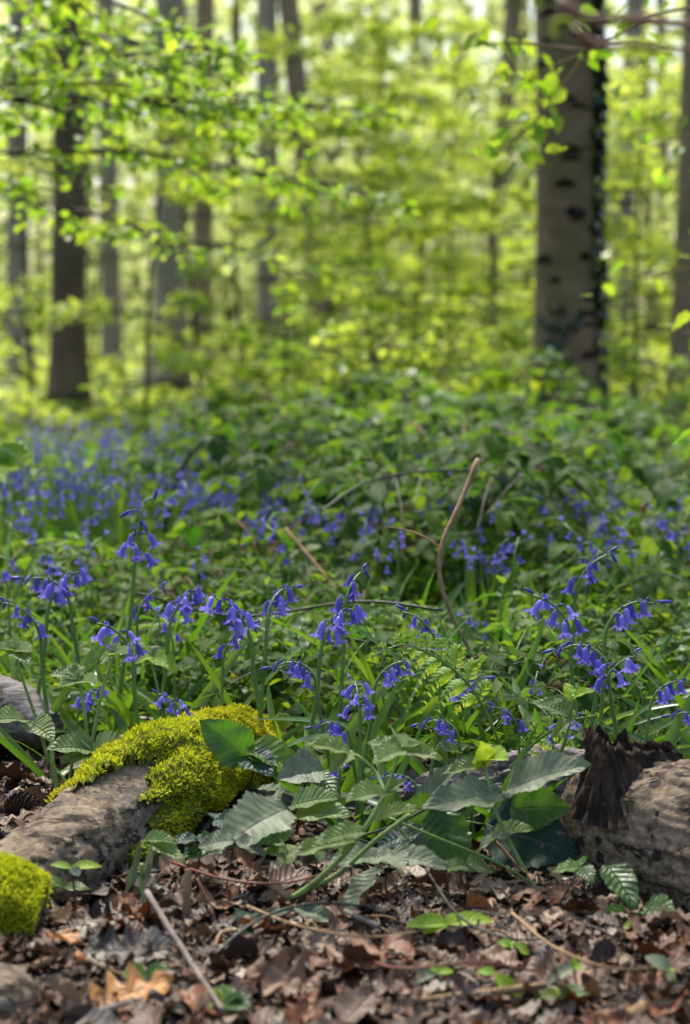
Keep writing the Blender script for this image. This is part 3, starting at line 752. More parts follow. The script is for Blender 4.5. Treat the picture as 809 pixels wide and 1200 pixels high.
# front arm: bare wood at left, moss on its right end
ml, c1, r1, V1, D1 = place_log('mossy_log', 'log bare at its near end and wrapped in yellow moss beyond, beneath tall bluebells',
    [ctr(-90, 1085, 2.2), ctr(35, 1032, 2.31), ctr(122, 968, 2.45), ctr(205, 915, 2.62), ctr(272, 888, 2.8), ctr(298, 882, 2.87)], [.056, .056, .062, .058, .05, .028], 'log_bare', amp=.10, s=3, rough=.05, sides=120, rows=200)
ta = top_angles(D1); LOW, HIGH = ta - .34, ta + .34
f1 = on_log(c1, V1, D1)
tst = f1(np.array([.5]), np.array([.15]))[1][0]
FRONT = (lambda w: w) if tst[1] < 0 else (lambda w: 1 - w)       # 0 = the flank facing the camera
def edge(u, w): return .05 * np.sin(w * 11 + 1) + .03 * np.sin(w * 27) + .015 * np.sin(w * 61 + u * 40)
moss_patch(ml, f1, lambda u, w: np.clip((u - .43 + .10 * FRONT(w) - .05 + edge(u, w)) * 12, 0, 1) * np.clip((.97 - u) * 14, 0, 1) * np.clip(np.sin(np.pi * w) * 4, 0, 1), 46000, .0066, 'moss', .017, 23)
moss_patch(ml, f1, lambda u, w: np.clip((u - .40 + edge(u, w)) * 12, 0, 1) * np.clip((.66 - u + edge(w, u)) * 9, 0, 1) * np.clip((.62 - FRONT(w)) * 6, 0, 1) * np.clip(FRONT(w) * 8, 0, 1), 32000, .0066, 'moss_lime', .030, 21)

# moss-capped log end, left edge
l2, c3, r3, V3, D3 = place_log('mossy_log', 'bare log end by the left edge smothered under a round lime moss cushion',
                               [ctr(-140, 1050, 2.16), ctr(-60, 1068, 2.15), ctr(10, 1080, 2.15), ctr(45, 1086, 2.15)], [.05, .052, .05, .035], 'log_bare', amp=.1, s=8)
ta = top_angles(D3); LOW, HIGH = ta - .36, ta + .36
moss_patch(l2, on_log(c3, V3, D3), lambda u, w: np.clip((u - .1) * 8, 0, 1) * np.clip(np.sin(np.pi * w) * 4, 0, 1), 22000, .0068, 'moss_lime', .018, 25)
# smooth bare log end at the bottom left corner
place_log('log', 'smooth pale log end cut off by the bottom left corner', [ctr(-160, 1190, 1.90), ctr(-60, 1192, 1.90), ctr(12, 1198, 1.90), ctr(44, 1204, 1.90)], [.062, .06, .054, .03], 'log_bare', amp=.06, s=12)
# pale log at mid left
place_log('log', 'pale bare log half hidden in greenery left of the tall bluebells', [ctr(-110, 800, 3.2), ctr(-20, 822, 3.08), ctr(28, 838, 3.02), ctr(56, 856, 2.98)], [.05, .05, .044, .028], 'log_grey', amp=.12, s=14)
# weathered grey log behind the brambles
place_log('log', 'weathered grey log with cracked grain lying behind the bramble leaves',
          [ctr(285, 950, 2.72), ctr(340, 958, 2.70), ctr(440, 965, 2.68), ctr(540, 945, 2.64), ctr(620, 915, 2.6), ctr(690, 915, 2.56)], [.03, .044, .042, .05, .054, .042], 'log_grey', amp=.2, s=16, ridge=.4, rough=.09, sides=110, rows=200)
# big pitted log, right edge
bl, c5, r5, V5, D5 = place_log('broken_log', 'thick pitted brown log with a black jagged broken stub, at the right edge',
                               [ctr(698, 962, 2.44), ctr(714, 962, 2.42), ctr(760, 968, 2.37), ctr(830, 990, 2.3), ctr(960, 1030, 2.2)], [.05, .078, .083, .085, .088], 'log_big', amp=.08, s=18, ridge=.09, sides=160, rows=220, rough=.022)
mb = MB()
nst, rows = 160, 46
an = np.linspace(0, 2 * np.pi, nst, endpoint=False)
circ = np.stack([np.cos(an), np.sin(an), an * 0], -1)
rim = .090 + .014 * vnoise(circ * 1.6, 71) + .009 * vnoise(circ * 4, 72) + .005 * vnoise(circ * 14, 73) - .012 * np.cos(an)   # ragged height of the break
foot = ctr(742, 944, 2.355)
top_off = np.array([-.020, .02, 0])
V = []
for i in range(rows):
    f = i / 30.0
    if f <= 1:
        r_ = .040 * (1 - f) ** 1.5 + .052 - .006 * f
        zz = f * rim
        g = f
    else:
        q = (i - 30) / 15.0
        r_ = .052 * (1 - q) + .001
        zz = rim * (1 - .55 * min(1, q * 1.8)) - .01 * q; g = 1
    ridg = .012 * np.abs(vnoise(np.stack([np.cos(an) * 5, np.sin(an) * 5, an * 0 + zz * 14], -1), 75)) + .007 * vnoise(np.stack([np.cos(an) * 13, np.sin(an) * 13, an * 0 + zz * 40], -1), 76)
    rr_ = np.maximum(r_ - ridg * (1.2 if f <= 1 else .6), .001)
    V.append(np.stack([foot[0] + top_off[0] * g + np.cos(an) * rr_ * np.where(np.cos(an) > 0, 1.25 + .4 * np.cos(an), .85), foot[1] + top_off[1] * g + np.sin(an) * rr_ * .8, foot[2] - .012 + zz], -1))
V = np.array(V)
i, j = np.meshgrid(np.arange(rows - 1), np.arange(nst), indexing='ij'); j2 = (j + 1) % nst
mb.raw(V.reshape(-1, 3), np.stack([i * nst + j, i * nst + j2, (i + 1) * nst + j2, (i + 1) * nst + j], -1))
mb.build('broken_stub', M['charred'], bl)

# ================================================================== LEAF LITTER
mb = MB()
n = 12000
y = 1.5 + rng.beta(1.2, 2.0, n) * 2.7; x = rng.uniform(-1, 1, n) * (.26 * y + .45)
ok = ~((x / y * F + 404.5 > 560) & (y > 2.2) & (y < 2.75) & (rng.uniform(0, 1, n) < .7)); x, y = x[ok], y[ok]; n = len(x)
z = gz(x, y) + rng.uniform(.001, .018, n)
P = np.stack([x, y, z], -1)
scatter(mb, DEADS, P, rdir(n, 0, .22), upj(n, .30), .010 + .055 * rng.uniform(0, 1, n) ** 1.9, rng.uniform(0, 1, n))
n = 9000
y = 1.6 + rng.beta(1.2, 2.0, n) * 1.9; x = rng.uniform(-1, 1, n) * (.22 * y + .2)
scatter(mb, LO, np.stack([x, y, gz(x, y) + rng.uniform(.004, .022, n)], -1), rdir(n, 0, .5), upj(n, .6), rng.uniform(.004, .012, n), rng.uniform(0, 1, n), w=.7)
tag(mb.build('leaf_litter', M['dead']), 'brown crumbled leaf litter covering the bare ground before the logs', 'leaf litter', kind='stuff')
# single large fallen leaves
def dead_leaf(px, py, size, T, ang, rnd, mat, label, group=None, tilt=.25, lift=.018):
    p = gnd(px, py); p[2] = float(gz(p[0], p[1])) + lift
    mb = MB()
    d = np.array([[math.cos(R(ang)), math.sin(R(ang)), rng.normal(0, .1)]])
    up = norm(np.array([[rng.normal(0, tilt), rng.normal(-.25, tilt), 1.0]]))
    mb.inst(leaf_hi[T], frames(d, up, [size]), (p - d[0] * size * .5)[None], [rnd])
    o = mb.build('dead_leaf', M[mat], loc=p)
    return tag(o, label, 'dead leaf', group)
leaf_hi = [leaf_T(25, 9, ovate(0.34, .8, 1), .15, -.1, .3, .25, .3), leaf_T(25, 9, ovate(.36, .7, .9), -.2, .2, .3, -.3, .3),
           leaf_T(41, 9, lobed(0.34), .1, -.1, .25, .18, .2), leaf_T(41, 9, lobed(.32), -.12, .15, .3, -.3, -.25)]
HERODEAD = [(76, 1136, .05, 0, -50, .3, 'dead_orange', 'orange dead leaf below the moss-capped log end'),
            (112, 1150, .045, 1, 20, .2, 'dead_orange', 'small orange dead leaf touching a bleached one'),
            (135, 1150, .075, 2, 170, 1.0, 'dead', 'bleached whitish dead leaf beside the small orange one'),
            (155, 1194, .09, 2, 15, .5, 'dead_orange', 'large tawny-orange oak leaf at the bottom left'),
            (98, 1108, .085, 3, 200, .95, 'dead', 'silvery curled dead leaf beside the bare log bark'),
            (150, 1100, .06, 1, 80, .1, 'dead_orange', 'rust-brown dead leaf behind the bleached leaf'),
            (330, 1178, .085, 2, 160, .62, 'dead', 'pinkish lobed oak leaf at the bottom, left of the middle'),
            (425, 1160, .12, 2, 20, .64, 'dead', 'largest lobed brown oak leaf at the bottom middle'),
            (480, 1185, .10, 3, 130, .60, 'dead', 'curled pale brown oak leaf at the bottom, right of the largest one'),
            (385, 1112, .075, 3, 100, .36, 'dead', 'tan oak leaf right of the broad dark green leaf'),
            (560, 1108, .07, 1, 70, .34, 'dead', 'crumpled beige leaf right of the yellow-green sprig'),
            (310, 1150, .05, 0, 10, .15, 'dead', 'brown dead leaf behind the grey twig foot'),
            (655, 1160, .08, 2, 190, .6, 'dead', 'greyish-pink oak leaf at the bottom right'),
            (240, 1045, .05, 3, 95, .14, 'dead', 'upright reddish-brown dead leaf beside the thin red stem'),
            (105, 1060, .08, 1, 85, .05, 'dead', 'dark rust leaf leaning on the bare log end')]
for i, h in enumerate(HERODEAD): dead_leaf(*h, lift=.02 if i != 13 else .03)
for k in range(70):
    px, py = rng.uniform(60, 800), rng.uniform(1040, 1200)
    if 690 < px and py < 1080: continue
    dead_leaf(px, py, rng.uniform(.03, .065), int(rng.integers(0, 4)), rng.uniform(0, 360), float(rng.uniform(0, 1)), 'dead',
              'brown fallen leaf lying in the litter', 'fallen leaves in the litter', .4, rng.uniform(.008, .022))

# twigs and bits of stick in the litter
def stick(pts, r, mat, label, name='twig', cat='twig', group=None, sides=9, kn=.18):
    c = curve(*[at(*p) for p in pts], n=34)
    mb = MB(); s = int(rng.integers(0, 900)); rr = np.linspace(*r, 34) if isinstance(r, tuple) else np.full(34, r)
    R0 = rr.max()
    mb.tube(c, rr, sides, disp=lambda V, a, t: R0 * kn * fbm(V / R0 * .35, 2, s))
    return tag(mb.build(name, M[mat], loc=c[0]), label, cat, group)
def gp(px, py, up=.0):
    Y = depth_for(py, up); return (px, py, Y)
stick([gp(172, 1045, .05), gp(205, 1098, .036), gp(235, 1145, .030), gp(262, 1185, .024)], (.0036, .0030), 'stem_grey', 'smooth grey twig slanting across the litter at lower left')
stick([(221, 1018, 2.19), (219, 1060, 2.18), (222, 1105, 2.17)], (.0042, .005), 'stem_tan', 'upright brown stick beside the grey twig')
stick([(231, 1030, 2.22), (245, 1060, 2.20), (256, 1092, 2.18)], .0022, 'stem_red', 'thin red stem right of the upright stick')
stick([(560, 538, 3.25), (540, 588, 3.2), (520, 632, 3.15), (515, 668, 3.13), (523, 705, 3.12), (545, 752, 3.12), (575, 800, 3.1), (640, 868, 3.06)], (.0042, .0030), 'stem_tan', 'tall dry brown cane curving up out of the undergrowth', 'dry_cane', 'cane')
stick([(520, 645, 3.14), (495, 628, 3.16), (460, 618, 3.2), (448, 622, 3.22)], (.002, .0012), 'stem_tan', 'thin side shoot crossing the tall dry cane', 'dry_cane', 'cane')
stick([(335, 620, 4.1), (365, 655, 4.0), (395, 690, 3.9)], (.0042, .003), 'stem_tan', 'short pale dry cane leaning in the middle undergrowth', 'dry_cane', 'cane')
stick([(240, 515, 5.0), (215, 545, 5.0), (198, 590, 5.0), (192, 640, 5.0)], (.005, .005), 'stem_dark', 'dark forked twig standing up in the bluebell drift')
stick([(160, 695, 3.3), (280, 722, 3.3), (420, 705, 3.25), (520, 715, 3.2)], .0022, 'stem_dark', 'long thin dark bramble runner crossing the middle undergrowth', 'bramble_runner', 'cane')
stick([(380, 745, 3.1), (480, 760, 3.1), (560, 775, 3.05), (650, 860, 3.0)], .0026, 'stem_dark', 'dark runner passing beneath the fern frond', 'bramble_runner', 'cane')
stick([(375, 600, 3.9), (430, 565, 4.0), (500, 552, 4.1), (560, 552, 4.2)], .0026, 'stem_dark', 'arching dark runner left of the tall dry cane', 'bramble_runner', 'cane')
stick([gp(735, 1192, .02), gp(775, 1180, .022), gp(830, 1182, .022)], (.008, .010), 'stem_tan', 'flat tan strip of wood at the bottom right corner', 'wood_strip', 'wood')
stick([gp(90, 1197, .02), gp(140, 1180, .022), gp(190, 1168, .022)], .005, 'stem_grey', 'thick dark stick lying beside the bottom left log end')
stick([gp(40, 1132, .022), gp(78, 1116, .022)], .0045, 'stem_tan', 'short tan stick under the lime moss cushion')
stick([gp(405, 1068, .022), gp(425, 1078, .024), gp(445, 1086, .022)], .0035, 'stem_grey', 'short pale stick below the curved grey-green leaf')
stick([gp(480, 1175, .022), gp(560, 1165, .022), gp(640, 1155, .022)], .004, 'stem_tan', 'tan stick lying across the bottom middle')
for k in range(46):
    px, py = rng.uniform(90, 780), rng.uniform(1030, 1195)
    if px > 670 and py < 1100: continue
    a = rng.uniform(0, 6.28); L = rng.uniform(.02, .06)
    p = gnd(px, py); q = p + np.array([math.cos(a) * L, math.sin(a) * L, 0])
    p[2] = float(gz(p[0], p[1])) + .016; q[2] = float(gz(q[0], q[1])) + rng.uniform(.012, .03)
    mb = MB(); mb.tube(curve(p, (p + q) / 2 + rng.normal(0, .004, 3), q, n=10), rng.uniform(.0008, .0022), 6)
    tag(mb.build('twig', M[['stem_tan', 'stem_grey', 'stem_dark'][k % 3]], loc=p), 'thin broken twig lying in the leaf litter', 'twig', 'broken twigs in the litter')
# cone
p = gnd(26, 965); p[2] += .022
mb = MB()
k = np.arange(150); zz = (k + .5) / 150 * 2 - 1; ph = k * 2.39996
D = np.stack([np.sqrt(1 - zz ** 2) * np.cos(ph), np.sqrt(1 - zz ** 2) * np.sin(ph), zz], -1)
mb.inst(leaf_T(4, 3, ovate(.45, .4, .6), .4, .3), frames(norm(D + [.25, 0, .1]), D, .011), p + D * [.017, .014, .013], rng.uniform(0, 1, 150))
mb.tube(curve(p - [.016, 0, 0], p + [.016, 0, 0], n=8), [.004, .009, .011, .012, .012, .011, .009, .004], 12)
tag(mb.build('pine_cone', M['cone'], loc=p), 'dark brown cone lying left of the mossy log', 'cone')

# ================================================================== UNDERGROWTH
# uncountable carpet of small leaves
mb = MB()
def carpet(n, y0, y1, hmax, size, p=1.0, T=LO):
    y = y0 + (y1 - y0) * rng.uniform(0, 1, n) ** p
    x = rng.uniform(-1, 1, n) * (.2 * y + .5)
    z = gz(x, y) + rng.uniform(0.01, 1, n) ** 1.2 * hmax * (.6 + .5 * vnoise(np.stack([x * 2, y * 2, x * 0], -1), 31))
    P = np.stack([x, y, z], -1)
    ok = (z < CAM_H - .35) & ~((y < 3.05) & (x < -.10) & (x > -.75)) & ~((y < 2.8) & (x > -.16) & (x < .32))
    P = P[ok]; n = len(P)
    r_ = np.clip(.5 + .4 * fbm(P * [2.2, 2.2, 2], 2, 41) + rng.normal(0, .2, n), .01, .99)
    scatter(mb, T, P, rdir(n, -.1, .35), upj(n, .42), size * rng.uniform(.55, 1.3, n), r_)
carpet(9000, 2.72, 4.2, .13, .030)
carpet(8000, 3.8, 8, .17, .048)
carpet(4200, 7, 13, .12, .075)

tag(mb.build('undergrowth', M['under']), 'carpet of small woodland leaves between the bluebells', 'undergrowth', kind='stuff')
mb = MB()
carpet(3500, 11, 17, .10, .09, T=TINY)
carpet(6000, 16, 36, .30, .13, T=TINY)
tag(mb.build('woodland_foliage', M['beech']), 'pale leafy growth covering the floor deep in the wood', 'undergrowth', kind='stuff')
mb = MB()
n = 5200
y = 2.62 + 6 * rng.uniform(0, 1, n) ** 1.7; x = rng.uniform(-1, 1, n) * (.2 * y + .4)
clump = (fbm(np.stack([x * 3, y * 3, x * 0], -1), 2, 51) > -.15) & ~((x > -.75) & (x < -.05) & (y < 3.05)) & ~((x > -.16) & (x < .32) & (y < 2.8))
x, y = x[clump], y[clump]; n = len(x)
P = np.stack([x, y, gz(x, y)], -1)
scatter(mb, STRAP, P, rdir(n, 1.2, .5), rdir(n, .2, .2), rng.uniform(.12, .26, n), rng.uniform(0, 1, n), w=.8)
tag(mb.build('grass', M['grass']), 'narrow grassy blades rising through the undergrowth', 'grass', kind='stuff')

# bramble plants and upright herbs: individuals
def tri_leaf(mb, P, d, size, mat=0, five=False):
    """three leaflets on a stalk end"""
    d = norm(np.asarray(d, float)); side = norm(np.cross(d, [0, 0, 1.0]))
    for a, s in ((0, 1.0), (75, .8), (-75, .8)):
        dd = d * math.cos(R(a)) + side * math.sin(R(a)) + np.array([0, 0, rng.uniform(-.35, .1)])
        T = MID[int(rng.integers(0, 4))]
        mb.inst(T, frames(dd[None], upj(1, .22), [size * s * rng.uniform(.8, 1.15)]), (P + d * .006)[None], [float(rng.uniform(0, 1))], mat)
def proto_bramble(seed):
    root = thing('bramble_plant', (0, 0, 0), '', 'bramble')
    cb, lb = MB(), MB()
    for q in range(2):
        a = rng.uniform(0, 6.28) + q * 2.6; L = rng.uniform(.28, .5); d = np.array([math.cos(a), math.sin(a), 0])
        c = curve([0, 0, 0], d * L * .35 + [0, 0, .17], d * L * .7 + [0, 0, .22], d * L + [0, 0, .15], n=18)
        cb.tube(c, np.linspace(.0024, .0012, 18), 5)
        for k in range(8):
            i = 3 + 2 * k if k < 7 else 17
            s = 1 if k % 2 else -1
            t = norm(c[min(i + 1, 17)] - c[i - 1]); sd = norm(np.cross(t, [0, 0, 1.0])) * s
            e = c[min(i, 17)] + (sd * .7 + t * .5 + [0, 0, .45]) * rng.uniform(.03, .055)
            cb.tube(curve(c[min(i, 17)], e, n=3), .001, 4)
            tri_leaf(lb, e, sd * .8 + t * .4 + np.array([0, 0, -.1]), rng.uniform(.040, .064))
    cb.build('cane', M[['stem', 'stem_red', 'stem_dark'][seed % 3]], root); lb.build('foliage', M['bramble'], root)
    return root
def proto_herb(seed, H, pale):
    root = thing('woodland_herb', (0, 0, 0), '', 'herb')
    cb, lb = MB(), MB()
    for q in range(int(rng.integers(2, 4))):
        h = H * rng.uniform(.7, 1.1); o = rng.normal(0, .015, 3) * [1, 1, 0]; e = o + np.array([rng.normal(0, .03), rng.normal(0, .03), h])
        c = curve(o, (o + e) / 2 + rng.normal(0, .008, 3), e, n=10); cb.tube(c, np.linspace(.0022, .0013, 10), 6)
        a0 = rng.uniform(0, 6.28)
        for k in range(4):
            i = [4, 6, 8, 9][k]; sz = [.055, .06, .05, .03][k]
            for s in (0, math.pi):
                a = a0 + k * math.pi / 2 + s
                d = np.array([[math.cos(a), math.sin(a), rng.uniform(.0, .5) + (.5 if k == 3 else 0)]])
                lb.inst(MID[int(rng.integers(0, 3))], frames(d, upj(1, .15), [sz * rng.uniform(.85, 1.15)], .8), c[i][None], [float(rng.uniform(0, 1))])
    cb.build('stem', M['stem_pale' if pale else 'stem'], root); lb.build('foliage', M['sage' if pale else 'bramble_green'], root)
    return root
BR = [proto_bramble(i) for i in range(5)]
HB = [proto_herb(i, .17, i % 2) for i in range(4)]
used = set()
def put(proto, x, y, label, group, s=1.0, rz=None):
    o = proto if proto.name not in used else copy_tree(proto)
    used.add(proto.name)
    o.location = (float(x), float(y), float(gz(x, y)) - .004); o.rotation_euler.z = rng.uniform(0, 6.28) if rz is None else rz
    o.scale = (s, s, s)
    o['label'] = label; o['group'] = group
    return o
def zone(px, py):
    h = 'left' if px < 270 else 'middle' if px < 540 else 'right'
    return h
def zone_lab(kind, x, y):
    px = 404.5 + x / y * F
    side = 'on the left side, under the dark trunk' if px < 270 else 'in the middle of the clearing' if px < 540 else 'on the right side, before the scarred beech'
    far = 'near, just behind the logs' if y < 3.9 else 'in the middle distance' if y < 6.5 else 'far back and blurred'
    return side, far
k = 0
while k < 165:
    y = 2.95 + 8.0 * rng.uniform(0, 1) ** 1.25; x = rng.uniform(-1, 1) * .185 * y
    if fbm(np.array([x * 1.3, y * 1.0, 0]), 2, 61) < (-.25 if x > -.18 * y * .3 else .12): continue
    if y < 3.35 and -.7 < x < -.05: continue
    s, f = zone_lab('b', x, y)
    put(BR[k % 5], x, y, f'arching bramble {f} {s}'.replace('near, ', ''), f'brambles {f} {s}'.replace('near, ', ''), rng.uniform(.75, 1.1) * (.75 if x < -.18 * y * .35 and y > 4.2 else 1) * (.72 if y < 3.9 else 1 if y < 6.5 else .8))
    k += 1
for k in range(74):                                  # the taller thicket in the middle and right
    px = rng.uniform(350, 620) if k < 58 else rng.uniform(480, 809); y = rng.uniform(4.6, 8.6) if k < 58 else rng.uniform(4.4, 6.0); x = (px - 404.5) / F * y
    s, f = zone_lab('b', x, y)
    put(BR[k % 5], x, y, f'tall bramble {f} {s}'.replace('near, ', ''), f'tall brambles {f} {s}', rng.uniform(1.1, 1.65))
k = 0
while k < 110:
    y = 2.85 + 5.5 * rng.uniform(0, 1) ** 1.4; x = rng.uniform(-1, 1) * .185 * y
    if y < 3.2 and -.7 < x < -.05: continue
    s, f = zone_lab('h', x, y)
    put(HB[k % 4], x, y, f'upright leafy herb {f} {s}'.replace('near, ', ''), f'leafy herbs {f} {s}'.replace('near, ', ''), rng.uniform(.7, 1.15))
    k += 1

# ================================================================== BLUEBELLS
def bell_mesh(open_, seed):
    prof = [(0, .10), (.08, .24), (.2, .34), (.45, .35), (.65, .36), (.80, .40), (.92, .50), (.98, .64), (.94, .78)] if open_ else \
           [(0, .08), (.1, .2), (.3, .27), (.55, .28), (.8, .22), (.95, .10), (1.0, .02)]
    s = 24; a = np.linspace(0, 2 * np.pi, s, endpoint=False)
    V = []
    for i, (z, r) in enumerate(prof):
        fl = max(0, (i - 4) / 4) if open_ else 0
        m = 1 + (.22 * fl + .05) * np.cos(6 * a)
        zz = z - fl * .13 * (1 - np.cos(6 * a)) * .9
        V.append(np.stack([np.cos(a) * r * m * .5, np.sin(a) * r * m * .5, -zz + 0 * a], -1))
    V = np.array(V); n = len(prof)
    i, j = np.meshgrid(np.arange(n - 1), np.arange(s), indexing='ij'); j2 = (j + 1) % s
    Q = np.stack([i * s + j, i * s + j2, (i + 1) * s + j2, (i + 1) * s + j], -1).reshape(-1, 4)
    UV = np.stack([np.tile(a / 6.2832, (n, 1)), np.repeat(np.linspace(0, 1, n)[:, None], s, 1)], -1)
    return V.reshape(-1, 3), Q, UV.reshape(-1, 2)
BELL, BUD = bell_mesh(True, 0), bell_mesh(False, 0)
bell_me = []
for i, r_ in enumerate((.15, .5, .85)):
    mb = MB(); mb.raw(*BELL, rnd=r_); bell_me.append(mb.mesh('flower', M['bell']))
mb = MB(); mb.raw(*BUD, rnd=.5); bud_me = mb.mesh('bud', M['bell_dark'])

def stem_curve(h, droop, lean, n=26):
    """stem rising to h then nodding over by droop degrees toward +x"""
    pts = [np.zeros(3)]; L = h * 1.06; seg = L / (n - 1); ang = R(lean)
    for i in range(1, n):
        f = i / (n - 1)
        if f > .74: ang += R(droop) / (n * .26)
        ang += R(1.2) * math.sin(f * 7)
        pts.append(pts[-1] + np.array([math.sin(ang), 0, math.cos(ang)]) * seg)
    return np.array(pts)
def bells_on(c, nb, span, spread, one_side, rs, ln=.0195, budtop=2):
    """positions, hang directions, sizes, is_bud"""
    out = []
    n = len(c)
    for k in range(nb):
        f = 1 - span * (k / max(1, nb - 1)); i = min(n - 1, int(f * (n - 1)))
        a = (k * 2.4 + rs) if not one_side else (k % 2 * 2 - 1) * .9 + rs * .05
        outd = np.array([math.cos(a), math.sin(a), 0])
        bud = k < budtop
        pl = rng.uniform(.006, .011) * (1.25 if k > nb * .6 else .8)
        tip = c[i] + outd * pl * spread + np.array([0, 0, .002 if not bud else .004])
        hang = norm(np.array([0, 0, -1.0]) + outd * (.32 if not bud else .75) * spread + rng.normal(0, .12, 3))
        if bud and k == 0: hang = norm((c[-1] - c[-4]) + outd * .004)
        out.append((c[i], tip, hang, ln * rng.uniform(.85, 1.12) * (.75 if bud else 1), bud))
    return out
def mat_hang(P, hang, s):
    z = -hang; x = norm(np.cross(z, [.3, .9, .1])); y = np.cross(z, x)
    m = Matrix.Identity(4)
    for i in range(3):
        m[i][0], m[i][1], m[i][2], m[i][3] = x[i] * s, y[i] * s, z[i] * s, P[i]
    return m
def proto_bluebell(h, droop, lean, nb, span, spread, one_side, rs, nleaf=3, budtop=2, ln=.020):
    root = thing('bluebell', (0, 0, 0), '', 'bluebell')
    c = stem_curve(h, droop, lean)
    mb = MB(); mb.tube(c, np.interp(np.linspace(0, 1, len(c)), [0, .7, 1], [.0031, .0026, .0011]), 8)
    bl_ = bells_on(c, nb, span, spread, one_side, rs, ln, budtop)
    for a, t, hd, s, bud in bl_: mb.tube(curve(a, (a + t) / 2 + [0, 0, .003], t + hd * .002, n=5), .0009, 5, mat=1)
    mb.build('stem', [M['stem'], M['bell_dark']], root)
    for a, t, hd, s, bud in bl_:
        o = bpy.data.objects.new('bud' if bud else 'flower', bud_me if bud else bell_me[int(rng.integers(0, 3))])
        COL.objects.link(o); o.parent = root; o.matrix_local = mat_hang(t, hd, s)
    for q in range(nleaf):
        mb = MB(); mb.inst(STRAP[int(rng.integers(0, 3))], frames(rdir(1, 1.1, .3), rdir(1, .2, .1), [rng.uniform(.16, .24)], .95), np.zeros((1, 3)), [float(rng.uniform(0, 1))])
        mb.build('leaf', M['grass'], root)
    return root
BBP = {
    'tall': proto_bluebell(.32, 12, 1, 9, .17, 1.7, False, .4, budtop=4),
    'compact': proto_bluebell(.25, 60, 1, 9, .16, .95, False, 1.0, budtop=0),
    'arched': proto_bluebell(.26, 120, 3, 8, .22, .9, True, .6, budtop=3),
    'spread': proto_bluebell(.25, 75, -2, 7, .20, 1.6, False, 2.0, budtop=1),
    'plain': proto_bluebell(.27, 100, 2, 7, .20, 1.0, True, 1.5, budtop=2),
    'slim': proto_bluebell(.28, 80, -2, 6, .20, .85, False, 3.1, budtop=2),
}
STEMS = {k: stem_curve(*v) for k, v in {'tall': (.32, 12, 1), 'compact': (.25, 60, 1), 'arched': (.26, 120, 3), 'spread': (.25, 75, -2), 'plain': (.27, 100, 2), 'slim': (.28, 80, -2)}.items()}
HGT = {k: float(np.mean(v[-6:, 2])) - .012 for k, v in STEMS.items()}     # middle of the head
def bluebell(px, py, kind, h, rz, label, group=None, Y=None):
    """head seen at (px, py); h: how tall it stands"""
    pr = BBP[kind]
    zc = h - .022
    if Y is None: Y = depth_for(py, zc)
    P = at(px, py, Y); s = (P[2] - float(gz(P[0], P[1]))) / HGT[kind]
    o = pr if pr.name not in used else copy_tree(pr)
    used.add(pr.name)
    # a nodding head leans off the stem: set the foot back by that much
    c = HEADX[kind] * s
    o.rotation_euler.z = R(rz)
    o.location = (P[0] - c * math.cos(R(rz)), P[1] - c * math.sin(R(rz)), float(gz(P[0], P[1])))
    o.scale = (s, s, s) if .75 < s < 1.35 else (max(.75, min(1.35, s)),) * 2 + (s,)
    o['label'] = label
    if group: o['group'] = group
    return o
HEADX = {k: float(np.mean(v[-5:, 0])) for k, v in STEMS.items()}
